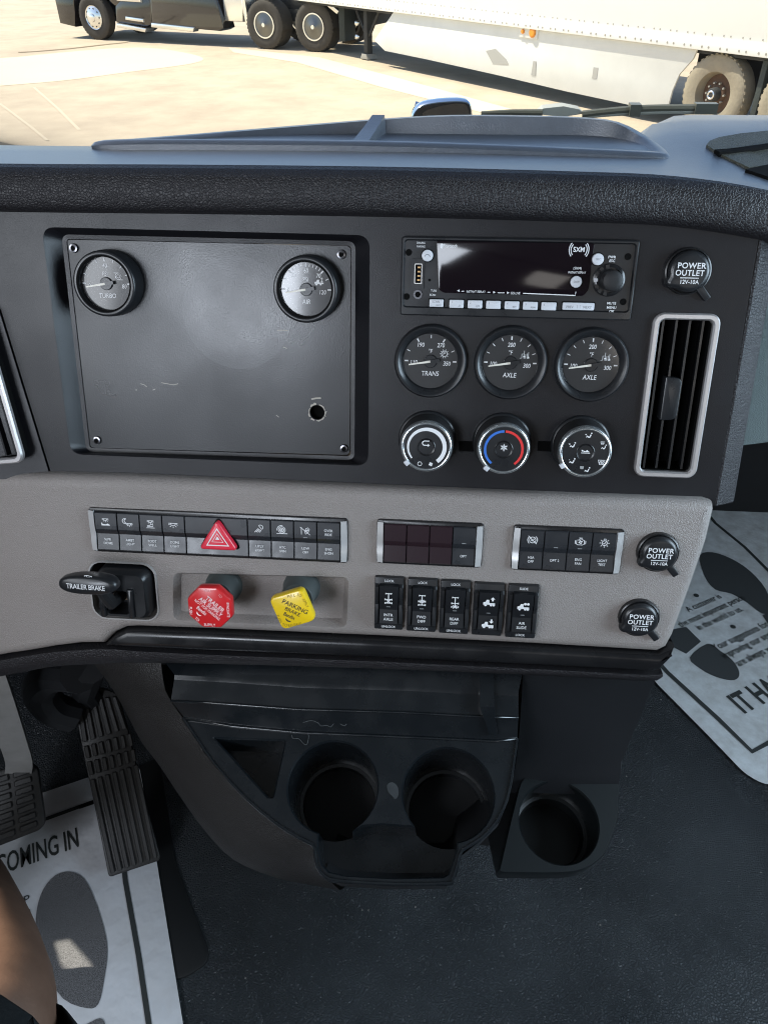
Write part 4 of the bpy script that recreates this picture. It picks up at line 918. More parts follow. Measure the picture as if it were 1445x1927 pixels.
# front of the console below the cups
fp_ = [Tp(*p, -.002) for p in ((606, 1646), (640, 1662), (740, 1668), (840, 1667), (858, 1650), (868, 1610), (905, 1582), (938, 1548), (958, 1500), (970, 1440), (976, 1392), (985, 1276))]
fp_[-1] = tuple(Pd(985, 1256, -.02))
rows = [fp_, [(p[0], p[1] - .001, p[2] - .012) for p in fp_[:-1]] + [fp_[-1]]]
gr_ = []
for k, p in enumerate(fp_):
    q = MC @ V(p); q = V((q.x * .95, q.y + .16, q.z - .12)); gr_.append(tuple(IMC @ q))
rows.insert(2, [(p[0] * .99, p[1] + .010, p[2] - .030) for p in fp_]); rows.append(gr_)
gf = [tuple(IMC @ V(((MC @ V(p)).x, (MC @ V(p)).y + .40, 0))) for p in gr_]; rows.append(gf)
MB().loft(rows, False).build('front_skirt', 'matte2', con, sharp=50)
# thread of dried glue and lint in the pocket
MT['lint'] = mat('grey_lint', (.07, .075, .075), .8)
for pts in (((570, 1360, .012), (585, 1356, .012), (598, 1360, .012), (604, 1366, .012), (615, 1365, .012), (622, 1368, .012), (628, 1362, .012)), ((549, 1383, 0), (552, 1390, 0), (562, 1390, 0), (572, 1400, 0), (578, 1400, 0), (581, 1386, 0), (579, 1380, 0)), ((640, 1362, .012), (648, 1366, .012), (652, 1362, .012))):
    MB().tube(smooth([V((*T(a, b, h + .001), h + .001)) for a, b, h in pts], 3), .00026, 5).build('lint_thread', 'lint', con)
MT['stain'] = mat('dried_drip', (.032, .037, .04), .6, var=(120, .2, (.015, .018, .02)))
st_ = smooth([T(*p) for p in ((728, 1478), (738, 1472), (748, 1480), (750, 1495), (744, 1504), (738, 1498), (731, 1492))], 3, True)
MB().flat(st_, .0004).build('drip_stain', 'stain', con)
# ------------------------------------------------------------------ lower cup holder at the right with the column face
hold = thing('side_cup_holder', 'lower black cup holder on the floor beside the console column', 'cup holder', None)
MH = frame(at_zc(1050, 1545, .82), (cos(R(-3)), 0, sin(R(-3))), (0, cos(R(17)), sin(R(17)))); hold.matrix_world = MH; IMH = MH.inverted()
def H(px, py, h=0.0): return on(MH, px, py, h)
ho_ = roundpoly([H(*p) for p in ((985, 1452), (1165, 1463), (1161, 1545), (1138, 1608), (1095, 1638), (1040, 1642), (940, 1640), (962, 1545))], [.004, .004, .03, .02, .02, .01, .006, .02], 5)
hc = V(H(1051, 1547)); rh = .0432; circ_h = circ(rh, 48, hc.x, hc.y)
hb = MB().flat(ho_, 0, [circ_h])
hb.loft([[(x, y, 0) for x, y in ccw(circ_h)], [(x, y, -.0022) for x, y in inset(ccw(circ_h), .0014)], [(x, y, -.048) for x, y in inset(ccw(circ_h), .002)], [(x, y, -.049) for x, y in inset(ccw(circ_h), .006)], [(x, y, -.066) for x, y in inset(ccw(circ_h), .0075)]]).flat(inset(ccw(circ_h), .0075), -.066)
hd = ccw(ho_); dn2 = []
for x, y in hd:
    q = MH @ V((x, y, -.03)); q = V((q.x - .10 * (q.x - .10) / .07 * .4, q.y + .36, 0)); dn2.append(tuple(IMH @ q))
hb.loft([[(x, y, 0) for x, y in hd], [(x, y, -.002) for x, y in inset(hd, -.0008)], [(x, y, -.028) for x, y in inset(hd, -.001)], dn2])
hb.build('holder_body', 'tray2', hold, sharp=30)
# ------------------------------------------------------------------ console column under the dash (right)
cw_ = [[MD @ V((*D(985, 1255, -.02), -.02)), MD @ V((*D(1110, 1258, -.02), -.02)), MD @ V((*D(1240, 1260, -.02), -.02))]]
b0, b1, b2_ = MH @ V((*H(965, 1462, 0), 0)), MH @ V((*H(1070, 1452, .012), .012)), MH @ V((*H(1166, 1452, .012), .012))
cw_.append([b0 + V((0, 0, .02)), b1 + V((0, .004, .012)), b2_ + V((0, .004, .012))]); cw_.append([b0, b1 - V((0, .004, 0)), b2_ - V((0, .004, 0))])
cw_.append([b0 - V((0, 0, .03)), b1 - V((0, .008, .03)), b2_ - V((0, .008, .03))])
cm = MB().loft([[tuple(p) for p in r] for r in cw_], False)
e = [r[2] for r in cw_] + [V((b2_.x - .03, b2_.y + .36, 0))]
cm.loft([[tuple(p) for p in e], [(p.x + .004, p.y + .015, p.z) for p in e], [(p.x + .02, p.y + .75, p.z) for p in e]], False)
col_o = MB(); col_o.v, col_o.f = [tuple(IMC @ V(p)) for p in cm.v], cm.f
col_o.build('column_face', 'face2', con, sharp=40)
MB().box(-.16, .20, .68, 1.35, 0, .36).xf(IMC).build('console_light_block', 'matte', con)  # hidden box added under the console to block light and darken the floor
# ------------------------------------------------------------------ footwell
sm = [at_z(*p, .004) for p in ((300, 1420), (330, 1620), (392, 1782), (393, 1800), (386, 1814), (345, 1842), (180, 1842), (60, 1560))]
struct(MB().slab(roundpoly([(p.x, p.y) for p in sm], .025, 4), -.002, .004, .002, 2).build('floor_liner_pad', 'liner'))
# accelerator pedal
p0, p1 = at_z(205, 1651, .035), at_z(301, 1618, .035); tp_ = at_z(190, 1293, .235)
xa = (p1 - p0).normalized(); MA = frame((p0 + p1) / 2, xa, tp_ - (p0 + p1) / 2)
def A(px, py, h=0.0): return on(MA, px, py, h)
pedal = thing('accelerator_pedal', 'long black ribbed rubber accelerator pedal over the paper mat', 'pedal', MA)
ao = roundpoly([A(*p) for p in ((139, 1324), (150, 1303), (190, 1293), (222, 1306), (241, 1372), (262, 1462), (302, 1612), (300, 1620), (205, 1652), (189, 1570), (160, 1430))], .006, 3)
MB().slab(ao, -.012, 0, .002, 2, cap0=True).build('pad', 'rubber', pedal)
rows_ = [((219, 1640), (292, 1613), (178, 1468), (258, 1445)), ((177, 1445), (255, 1418), (163, 1432), (250, 1400))]
def ribs(tl, tr_, br, bl, n_):
    for k in range(n_):
        t0, t1 = (k + .16) / n_, (k + .78) / n_
        q = [V(A(*tl)).lerp(V(A(*tr_)), t0), V(A(*tl)).lerp(V(A(*tr_)), t1), V(A(*bl)).lerp(V(A(*br)), t1), V(A(*bl)).lerp(V(A(*br)), t0)]
        MB().slab(roundpoly([tuple(p) for p in q], .0012, 1), -.001, .0042, .0012, 1).build('rib', 'rubber', pedal)
ribs((168, 1468), (263, 1437), (300, 1612), (207, 1644), 7)
ribs((162, 1434), (257, 1408), (261, 1431), (167, 1460), 7)
ribs((156, 1405), (250, 1378), (255, 1402), (161, 1428), 7)
ribs((143, 1318), (222, 1310), (243, 1370), (154, 1398), 6)
# bracket above the pedal
q = [at_z(*p, .30) for p in ((78, 1275), (140, 1255), (170, 1290), (150, 1345), (110, 1352), (80, 1320))]
br_ = thing('pedal_bracket', 'dark bracket with metal plate behind the top of the accelerator pedal', 'bracket', M.Translation(q[0]))
MB().tube(smooth([p - q[0] for p in (at_z(150, 1268, .42), at_z(100, 1268, .36), at_z(76, 1296, .30), at_z(98, 1332, .25), at_z(140, 1346, .22))], 4), .026, 10).build('hoop', 'matte2', br_)
MB().tube([p - q[0] for p in (at_z(170, 1256, .42), at_z(160, 1300, .25), at_z(185, 1330, .19))], [.022, .02, .018], 10).build('arm', 'matte2', br_)
a_ = [at_z(*p, .37) - q[0] for p in ((140, 1250), (152, 1253), (155, 1284), (128, 1288))]
MB().loft([[tuple(p) for p in a_], [tuple(p + V((0, .004, -.012))) for p in a_]], True, True, True).build('metal_plate', 'steel', br_)
# brake pedal
p0, p1 = at_z(0, 1592, .10), at_z(80, 1560, .10); MBk = frame(p1, p1 - p0, at_z(60, 1436, .165) - p1)
def B(px, py, h=0.0): return on(MBk, px, py, h)
brake = thing('brake_pedal', 'black waffle pattern brake pedal on a silver arm at the left edge', 'pedal', MBk)
bo = roundpoly([B(*p) for p in ((-70, 1470), (55, 1433), (72, 1445), (86, 1548), (76, 1562), (0, 1592), (-60, 1615))], .006, 3)
MB().slab(bo, -.015, 0, .003, 2, cap0=True).build('pad', 'rubber', brake)
b_x = [B(-62, 1478), B(62, 1440), B(78, 1556), B(-50, 1606)]
tl, tr_, br2, bl = [V(p) for p in b_x]
for i in range(3):
    for j in range(7):
        def pt(s, t): return tl.lerp(tr_, s).lerp(bl.lerp(br2, s), t)
        s0, s1, t0, t1 = (i + .08) / 3, (i + .88) / 3, (j + .12) / 7, (j + .80) / 7
        MB().slab(roundpoly([tuple(pt(s0, t0)), tuple(pt(s1, t0)), tuple(pt(s1, t1)), tuple(pt(s0, t1))], .0015, 1), -.001, .004, .0015, 1).build('tread_block', 'rubber', brake)
arm = smooth([at_z(-30, 1230, .52), at_z(0, 1310, .40), at_z(24, 1380, .28), at_z(38, 1425, .20), at_z(36, 1450, .155)], 4)
IB = MBk.inverted(); L = []
for k, p in enumerate(arm):
    p = V(p); d = (V(arm[min(k + 1, len(arm) - 1)]) - V(arm[max(k - 1, 0)])).normalized(); sx_ = V((1, .2, 0)); sx_ = (sx_ - d * sx_.dot(d)).normalized(); sy_ = d.cross(sx_)
    L.append([tuple(IB @ (p + sx_ * a + sy_ * b)) for a, b in ((-.019, -.006), (-.012, -.009), (.004, -.009), (.008, -.005), (.016, -.005), (.019, .002), (.019, .008), (-.019, .008))])
MB().loft(L, True, True, True).build('arm', 'cast', brake, sharp=35)
# paper floor mats
MT['paper'] = mat('paper_mat', (.70, .72, .76), .7, bump=[('noise', 38, .4, .005), ('crease', 22, .12, .002)], var=(12, .2, (.63, .635, .65)))
MT['paperdirty'] = mat('dirty_paper_mat', (.66, .69, .71), .7, bump=[('noise', 38, .4, .005), ('crease', 22, .12, .002)], var=(30, .16, (.50, .51, .51)))
MT['ink'] = mat('mat_ink', (.035, .04, .04), .7)
g = mat('speckled_ink', (.03, .03, .032), .8, var=(700, .16, (.22, .22, .23))); MT['speckle'] = g
g2 = mat('dark_speckled_ink', (.035, .04, .043), .8, var=(900, .2, (.06, .065, .068))); MT['speckle2'] = g2
def mat_frame(a, b, z): a, b = at_z(*a, z), at_z(*b, z); return frame(a, b - a, V((-(b - a).y, (b - a).x, 0)))
def paper(name, label, Mx, outline, m, thick=.0015):
    t = thing(name, label, 'floor mat', Mx, 'paper floor mats'); o = roundpoly([on(Mx, *p) for p in outline], .012, 4)
    # the sheet is a fine grid so that it can lie slightly rumpled
    bm = bmesh.new(); vs = [bm.verts.new((x, y, 0)) for x, y in ccw(o)]; bm.faces.new(vs)
    lo = [min(p[i] for p in o) for i in (0, 1)]; hi = [max(p[i] for p in o) for i in (0, 1)]
    for i in (0, 1):
        k = lo[i] + .02
        while k < hi[i]:
            bmesh.ops.bisect_plane(bm, geom=bm.verts[:] + bm.edges[:] + bm.faces[:], plane_co=(k, 0, 0) if i == 0 else (0, k, 0), plane_no=(1, 0, 0) if i == 0 else (0, 1, 0)); k += .02
    me = bpy.data.meshes.new('sheet'); bm.to_mesh(me); bm.free(); me.materials.append(MT[m])
    for p in me.polygons: p.use_smooth = True
    return t, link('sheet', me, t)
def bars(t, px, w, Mx, m='ink', z=.0012): return MB().stroke([on(Mx, *p) for p in px], w, z).build('border_line', m, t)
Mm = mat_frame((80, 1492), (165, 1463), .007)
t, sh_ = paper('paper_mat', 'white paper floor mat with footprint and words COMING IN under the pedals', Mm, ((-230, 1610), (80, 1492), (172, 1461), (262, 1440), (296, 1625), (345, 1927), (360, 2040), (-200, 2200)), 'paper')
bars(t, ((-230, 1660), (84, 1543), (180, 1508)), .007, Mm); bars(t, ((230, 1600), (237, 1660), (262, 1800), (290, 1990)), .0075, Mm); bars(t, ((150, 1520), (200, 1503)), .007, Mm)
x0, y0 = on(Mm, 149, 1577); x1, y1 = on(Mm, 0, 1662)
text('FOR COMING IN', .036, x0, y0, .0012, t, 'ink', al='RIGHT', bold=.012, xs=.46)
x, y = on(Mm, 57, 1692); text('KEEP', .0135, x, y, .0012, t, 'ink', al='RIGHT'); x, y = on(Mm, 60, 1719); text('CLEAN', .0135, x, y, .0012, t, 'ink', al='RIGHT')
fo_ = smooth([on(Mm, *p) for p in ((133, 1641), (160, 1655), (182, 1700), (200, 1760), (203, 1800), (196, 1850), (186, 1890), (165, 1898), (120, 1880), (90, 1830), (70, 1760), (70, 1715), (82, 1675), (105, 1648))], 3, True)
MB().flat(fo_, .0012).build('footprint', 'speckle', t)
he = roundpoly([on(Mm, *p) for p in ((150, 1935), (195, 1912), (215, 2000), (150, 2030))], .01, 3); MB().flat(he, .0012).build('heel_print', 'speckle', t)
Mq = mat_frame((1400, 1335), (1445, 1312), .007)
t, sh_ = paper('paper_mat', 'smudged paper floor mat with text about customers in the passenger footwell', Mq, ((1237, 1288), (1330, 1382), (1400, 1455), (1432, 1474), (1460, 1478), (1900, 1200), (1700, 960), (1380, 940), (1330, 960), (1150, 1180)), 'paperdirty')
bars(t, ((1200, 1205), (1255, 1266), (1350, 1353), (1414, 1415), (1470, 1385), (1600, 1320)), .0095, Mq); bars(t, ((1325, 960), (1345, 985), (1400, 1030), (1445, 1075), (1500, 1130)), .008, Mq)
for s_, px, py, h in (('A customer is', 1323, 1135, .0155), ('the most important person', 1339, 1150, .0155), ('in the world to us.', 1353, 1164, .0155), ('Your suggestions for', 1393, 1197, .0165), ('improving our service', 1412, 1211, .0165), ('are always welcome.', 1436, 1226, .0165)):
    x, y = on(Mq, px, py); text(s_, h, x, y, .0012, t, 'ink', xs=.78, bold=.012)
for px, py in ((1309, 1121), (1378, 1180)): x, y = on(Mq, px, py); MB().flat(circ(.006, 14, x, y), .0012).build('dot', 'ink', t)
x, y = on(Mq, 1383, 1330); text('IT HAS BEEN', .044, x, y, .0012, t, 'ink', al='LEFT', bold=.03, xs=.68)
for pts in (((1316, 1046), (1340, 1040), (1375, 1052), (1410, 1075), (1440, 1110), (1450, 1150), (1432, 1155), (1405, 1135), (1375, 1118), (1345, 1110), (1325, 1085)), ((1297, 1238), (1330, 1212), (1352, 1224), (1376, 1242), (1389, 1262), (1388, 1276), (1374, 1281), (1345, 1274), (1318, 1260)), ((1240, 1190), (1290, 1180), (1318, 1208), (1290, 1231), (1250, 1210)), ((1433, 1158), (1460, 1150), (1490, 1190), (1450, 1185))):
    sm_ = len(pts) > 5; o = [on(Mq, *p) for p in pts]; MB().flat(smooth(o, 3, True) if sm_ else o, .0012).build('footprint', 'speckle2', t)
# ------------------------------------------------------------------ the seated person's right leg
MT['skin'] = mat('skin', (.17, .098, .066), .55, bump=[('noise', 260, .25, .001)], var=(40, .35, (.115, .063, .042)))
MT['shorts'] = mat('black_shorts', (.010, .012, .013), .9, bump=[('noise', 70, .5, .006), ('noise', 900, .4, .001)], spec=.2)
kn_ = at_z(20, 1880, .50)
leg = thing('person', 'bare right shin and black shorts of a seated person at the lower left', 'person', M.Translation(V((kn_.x, kn_.y, 0))))
o_ = V((kn_.x, kn_.y, 0))
def chain(pts, n=20):
    P = smooth([(*p[0], p[1], p[2]) for p in pts], 5); L = []; up_ = None
    for i, p in enumerate(P):
        c = V(p[:3]); d = (V(P[min(i + 1, len(P) - 1)][:3]) - V(P[max(i - 1, 0)][:3])).normalized()
        sx_ = V((1, 0, 0)); sx_ = (sx_ - d * sx_.dot(d)).normalized(); sy_ = d.cross(sx_)
        L.append([tuple(c + sx_ * cos(2 * pi * k / n) * p[3] + sy_ * sin(2 * pi * k / n) * p[4] - o_) for k in range(n)])
    return MB().loft(L, True, True, True)
hip = V((-.40, -.22, .56)); K = V((-.350, .200, .50)); S1 = V((-.480, .350, .35)); S2 = V((-.575, .430, .26)); AN = V((-.69, .40, .09)); TO = V((-.75, .54, .05))
chain([(hip, .085, .085), (hip.lerp(K, .5), .075, .078), (K + V((.0, -.04, .012)), .060, .064), (K + V((0, .02, -.01)), .055, .058), (S1, .052, .058), (S2, .048, .052), (S2.lerp(AN, .55), .042, .044), (AN, .034, .038), (AN + V((-.01, .05, -.04)), .04, .04), (TO, .046, .028)]).build('leg', 'skin', leg, sharp=180)
chain([(hip, .098, .098), (hip.lerp(K, .4), .092, .094), (hip.lerp(K, .7), .085, .088), (K + V((.01, -.055, .010)), .088, .086), (K + V((.014, -.035, .0)), .092, .088), (K + V((.014, -.032, .0)), .082, .078)]).build('shorts', 'shorts', leg, sharp=180)
MB_sh = chain([(AN + V((.012, -.045, .015)), .030, .030), (AN + V((.0, -.02, -.005)), .046, .046), (AN + V((-.01, .05, -.03)), .050, .046), (TO + V((.01, -.03, .0)), .052, .034), (TO + V((-.01, .04, -.005)), .046, .026), (TO + V((-.014, .06, -.008)), .02, .014)]).build('shoe', 'matte', leg, sharp=180)
# fine hairs on the shin
MT['hair'] = mat('dark_hair', (.03, .02, .015), .6)
hb_ = MB(); rnd = random.Random(3)
for k in range(900):
    t_ = rnd.random(); c = S2.lerp(K, t_ * 1.02); rr = .046 + (.058 - .046) * t_; a = rnd.uniform(-1.9, 1.2)
    d = (K - S2).normalized(); sx_ = V((1, 0, 0)); sx_ = (sx_ - d * sx_.dot(d)).normalized(); sy_ = d.cross(sx_)
    nn = sx_ * cos(a) + sy_ * sin(a) * 1.08; p = c + nn * rr * .96; ln_ = rnd.uniform(.008, .018); dr = nn * rnd.uniform(.3, .9) - d * rnd.uniform(.4, 1.0) + V((rnd.uniform(-.3, .3), rnd.uniform(-.3, .3), 0))
    dr.normalize(); p2 = p + dr * ln_ * .5 + nn * .001; p3 = p + dr * ln_ - d * .002; w = d.cross(nn).normalized() * .00026
    hb_.add([tuple(p - w - o_), tuple(p + w - o_), tuple(p2 + w * .8 - o_), tuple(p2 - w * .8 - o_), tuple(p3 - o_)], [(0, 1, 2, 3), (3, 2, 4)])
ho__ = hb_.build('leg_hair', 'hair', leg); ho__['kind'] = 'stuff'

# grit trodden onto the floor
gb_ = MB(); rg_ = random.Random(11)
for k in range(240):
    x, y = rg_.uniform(-.34, .75), rg_.uniform(.28, 1.2); r = rg_.choice((.0006, .0008, .0012, .0018)) * rg_.uniform(.7, 1.2); a = rg_.uniform(0, 6)
    gb_.add([(x + r * cos(a), y + r * sin(a), .0005), (x + r * cos(a + 2), y + r * sin(a + 2), .0005), (x + r * cos(a + 4), y + r * sin(a + 4), .0005), (x, y, .0005 + r * .9)], [(0, 1, 2), (0, 1, 3), (1, 2, 3), (2, 0, 3)])
MT['grit'] = mat('sand_grit', (.30, .29, .27), .9)
go_ = tag(gb_.build('floor_grit', 'grit'), 'fine pale grit scattered on the black cab floor', 'grit'); go_['kind'] = 'stuff'
# ------------------------------------------------------------------ outside: lot, tractor, trailer
GZ = -1.3
MT['lot'] = mat('lot_concrete', (.50, .42, .31), .9, bump=[('noise', 6, .3, .01)], var=(1.1, .16, (.40, .33, .245)))
MT['pale'] = mat('pale_concrete', (.66, .58, .42), .9, bump=[('noise', 8, .3, .01)], var=(.5, .4, (.60, .52, .38)))
MT['crack'] = mat('crack_dirt', (.22, .17, .11), .9)
MT['linep'] = mat('worn_line', (.53, .455, .345), .9)
MT['lotline'] = MT['linep']
struct(MB().flat([(-600, -300), (600, -300), (600, 900), (-600, 900)], GZ).build('lot_ground', 'lot'))
pp = smooth([tuple(at_z(*p, GZ))[:2] for p in ((-160, 175), (0, 162), (120, 152), (250, 135), (350, 122), (383, 112), (360, 102), (300, 92), (240, 90), (140, 97), (40, 107), (-100, 120))], 4, True)
struct(MB().flat(pp, GZ + .004).build('pale_concrete_patch', 'pale'))
pk_ = [tuple(at_z(*p, GZ))[:2] for p in ((430, 90), (480, 95), (600, 108), (760, 150), (960, 205), (1050, 232), (1000, 236), (720, 165), (560, 118), (440, 99))]
struct(MB().flat(pk_, GZ + .004).build('pale_kerb_strip', 'pale'))
for a, w in ((((35, 99), (70, 97), (130, 92), (210, 83), (240, 80)), .16), (((0, 195), (60, 240), (90, 265)), .05), (((65, 165), (110, 205), (150, 245)), .05)):
    struct(MB().stroke([tuple(at_z(*p, GZ))[:2] for p in a], w, GZ + .006).build('ground_crack' if w > .1 else 'worn_lot_line', 'crack' if w > .1 else 'linep'))

MT['rivet2'] = mat('dull_grey_label', (.36, .36, .34), .7)
MT['bluechrome'] = mat('mirror_shell', (.55, .66, .78), .12, 1.0)
MT['mirrorg'] = mat('mirror_glass', (.9, .9, .88), .02, 1.0)
MT['wiperm'] = mat('wiper_black', (.09, .095, .08), .35)
MT['wiperc'] = mat('wiper_grey', (.36, .37, .34), .5)
MT['cover'] = mat('wheel_cover_grey', (.16, .16, .155), .3, .8)
MT['tyre'] = mat('dusty_tyre', (.070, .062, .050), .85, bump=[('noise', 25, .4, .01)], var=(9, .3, (.045, .040, .034)))
MT['tyredusty'] = mat('pale_dusty_tyre', (.34, .30, .22), .85, bump=[('noise', 25, .4, .01)], var=(5, .3, (.24, .21, .16)))
MT['alu'] = mat('polished_alloy', (.80, .80, .78), .22, .9)
MT['trblack'] = mat('truck_black_paint', (.012, .010, .010), .10, coat=1.0)
MT['chassis'] = mat('chassis_dark', (.030, .032, .033), .7)
MT['trwhite'] = mat('trailer_white', (.80, .80, .76), .5, var=(1.2, .4, (.74, .74, .70)))
MT['skirt'] = mat('skirt_white', (.72, .73, .70), .5, var=(2.0, .35, (.62, .63, .60)))
MT['rust'] = mat('rusty_hub', (.16, .085, .045), .8, var=(20, .3, (.08, .05, .035)))
MT['amber'] = mat('amber_lens', (.75, .28, .03), .3)
MT['rivet'] = mat('dull_rivet', (.30, .29, .26), .6)
MT['flap'] = mat('mud_flap_rubber', (.035, .045, .042), .7, bump=[('noise', 60, .5, .01)])
def wheel(parent, x, y, r, w, kind, cx=0):
    """wheel whose outer face looks along -y of its parent, hub height r"""
    Mw = M.Translation((x, y, r)) @ M.Rotation(pi / 2, 4, 'X')
    ty = {'trailer': 'tyredusty'}.get(kind, 'tyre')
    rimr = r * .56
    o = MB().lathe([(rimr, -w), (r * .9, -w), (r, -w + .04), (r, -.05), (r * .985, -.02), (r * .93, 0), (r * .80, .006), (r * .66, .0), (rimr * 1.02, -.012), (rimr, -.03)], 48).build('tyre', ty, parent, Mx=Mw, sharp=40)
    b = MB()
    for k in range(40):     # tread lugs round the shoulder
        a = 2 * pi * k / 40; c, s = cos(a), sin(a); q = .5 * 2 * pi * r / 40 / r
        b.loft([[((r - .01) * cos(a - q * .5), (r - .01) * sin(a - q * .5), z), ((r + .008) * cos(a - q * .5), (r + .008) * sin(a - q * .5), z), ((r + .008) * cos(a + q * .5), (r + .008) * sin(a + q * .5), z), ((r - .01) * cos(a + q * .5), (r - .01) * sin(a + q * .5), z)] for z in (-.09, -.025)], True, True, True)
    b.build('tread', ty, o)['kind'] = 'stuff'
    if kind == 'front':
        rm_ = MB().lathe([(rimr, -.03), (rimr * .97, .0), (rimr * .90, -.012), (rimr * .82, .0), (rimr * .62, .035), (rimr * .36, .05), (rimr * .32, .075), (rimr * .25, .085)], 40, cap=True).build('rim', 'alu', o, sharp=35)
        for k in range(10):
            a = 2 * pi * k / 10; MB().flat(circ(rimr * .085, 12, rimr * .72 * cos(a), rimr * .72 * sin(a)), .022).build('hand_hole', 'chassis', o)
    elif kind == 'drive':
        MB().lathe([(rimr, -.03), (rimr * 1.0, .006), (rimr * .90, .006), (rimr * .88, -.01)], 40).build('rim', 'alu', o)
        MB().lathe([(rimr * .88, -.012), (rimr * .3, .008), (rimr * .2, .03), (rimr * .12, .035)], 40, cap=True).build('wheel_cover', 'cover', o)
        MB().lathe([(rimr * .17, .02), (rimr * .15, .045)], 20, cap=True).build('hub_cap', 'alu', o)
    else:
        MB().lathe([(rimr, -.03), (rimr * .97, -.06), (rimr * .92, -.11), (rimr * .88, -.15)], 40).build('rim', 'tyredusty', o)
        MB().lathe([(rimr * .9, -.15), (rimr * .5, -.13), (rimr * .45, -.10), (rimr * .40, -.09)], 40, cap=True).build('disc', 'rust', o)
        MB().lathe([(rimr * .33, -.10), (rimr * .31, .0), (rimr * .27, .02), (rimr * .2, .025)], 28, cap=True).build('hub', 'chassis', o, sharp=35)
        MB().lathe([(rimr * .21, .026), (rimr * .16, .034), (rimr * .12, .026)], 24).build('hub_ring', 'alu', o)
        for k in range(10):
            a = 2 * pi * k / 10; MB().lathe([(.014, -.10), (.014, -.06)], 8, rimr * .52 * cos(a), rimr * .52 * sin(a), cap=True).build('lug_nut', 'rivet', o)
    return o
# tractor: x runs from nose to tail along its near side, y away from the viewer
f0, b0_ = at_z(185, 75, GZ), at_z(500, 93, GZ)
MTk = frame(f0, b0_ - f0, V((-(b0_ - f0).y, (b0_ - f0).x, 0)))
if MTk[2][2] < 0: raise SystemExit('frame')
def K_(px, py, y=0.0):
    n_ = V((MTk[0][1], MTk[1][1], 0)); o = MTk.translation + n_ * y; r = ray(px, py); P = CAM + r * ((o - CAM).dot(n_) / r.dot(n_)); q = MTk.inverted() @ P; return (q.x, q.z)
trk = thing('semi_truck', 'black semi truck with polished wheels parked across the lot', 'truck', MTk)
wheel(trk, 0, .0, .52, .30, 'front'); wheel(trk, 5.46, .02, .52, .55, 'drive'); wheel(trk, 6.86, .02, .52, .55, 'drive')
def pan(pts, y0, y1, name, m, r=.03):
    b = MB().slab([(x, -z) for x, z in pts], -y1, -y0, r, 2, cap0=True)
    b.v = [(p[0], -p[2], -p[1]) for p in b.v]; return b.build(name, m, trk, sharp=30)
pan([(-1.25, .35), (-.72, .28), (-.62, .6), (-.55, .95), (-1.25, 1.0)], -.02, 2.3, 'bumper', 'trblack')
pan([(-1.0, 1.0), (-.6, 1.05), (-.45, .98), (.0, 1.2), (.55, .95), (.75, .8), (1.25, .78), (1.3, 1.9), (-.2, 1.75), (-.9, 1.5)], .05, 2.2, 'hood', 'trblack', .06)
pan([(.72, .42), (1.75, .36), (1.95, .42), (2.05, 1.0), (1.2, 1.05), (.8, .8)], .03, .5, 'front_fairing', 'trblack', .05)
pan([(1.95, .40), (4.1, .34), (4.25, .40), (4.05, 1.25), (2.05, 1.25)], .01, .5, 'side_skirt', 'trblack', .06)
pan([(.80, .33), (1.75, .24), (1.8, .33), (.82, .42)], -.06, .3, 'chrome_step', 'alu', .02); pan([(1.12, .50), (1.72, .46), (1.72, .54), (1.14, .58)], -.03, .3, 'chrome_step', 'alu', .02)
pan([(1.95, .36), (3.3, .30), (3.35, .40), (1.97, .46)], -.03, .2, 'chrome_step', 'alu', .02); pan([(.95, .92), (1.75, .90), (1.75, 1.05), (.9, 1.08)], -.04, .3, 'chrome_step', 'alu', .03)
pan([(1.2, 1.0), (4.2, 1.2), (4.2, 3.6), (2.0, 3.6), (1.5, 2.6)], .06, 2.2, 'cab', 'trblack', .08)
pan([(4.2, .55), (4.75, .55), (4.85, 1.3), (4.2, 1.3)], .15, 1.0, 'battery_box', 'alu', .03)
pan([(4.15, .75), (8.3, .75), (8.3, 1.05), (4.15, 1.05)], .75, 1.6, 'frame_rail', 'chassis', .02)
pan([(4.82, 1.05), (4.9, .5), (4.98, .5), (4.94, 1.02), (5.46, 1.16), (6.9, 1.16), (7.5, .8), (7.56, .86), (6.95, 1.24), (5.4, 1.24)], .05, .5, 'fender', 'alu', .01)
pan([(-.8, .55), (8.2, .55), (8.2, .8), (-.8, .8)], .7, 1.6, 'axle_shadow_pan', 'chassis', .01)
for x in (0, 5.46, 6.86): wheel(trk, x, 1.75, .52, .5, 'drive')
pan([(7.55, .25), (7.7, .25), (7.7, .95), (7.55, .95)], .05, .6, 'mud_flap', 'flap', .005)
for z in (.62, .34): MB().lathe([(.06, 0), (.055, .03), (.03, .045)], 16, cap=True).build('rear_lamp', 'alu', trk, Mx=M.Translation((7.95, .2, z)) @ M.Rotation(pi / 2, 4, 'X'))

# trailer: x runs from nose to tail along its near side
w0 = at_z(1333, 255, GZ); dr_ = V((cos(R(-51)), sin(R(-51)), 0)); MTl = frame(w0, dr_, V((-dr_.y, dr_.x, 0)))
trl = thing('box_trailer', 'long white box trailer with side skirt hitched behind the black truck', 'trailer', MTl)
def TL(px, py, y=0.0):
    n_ = V((MTl[0][1], MTl[1][1], 0)); o = MTl.translation + n_ * y; r = ray(px, py); P = CAM + r * ((o - CAM).dot(n_) / r.dot(n_)); q = MTl.inverted() @ P; return (q.x, q.z)
def tpan(pts, y0, y1, name, m, r=.01):
    b = MB().slab([(x, -z) for x, z in pts], -y1, -y0, r, 2, cap0=True); b.v = [(p[0], -p[2], -p[1]) for p in b.v]; return b.build(name, m, trl, sharp=30)
tpan([(-12.2, 1.19), (1.9, 1.19), (1.9, 4.05), (-12.2, 4.05)], -.02, 2.5, 'box_body', 'trwhite', .01)
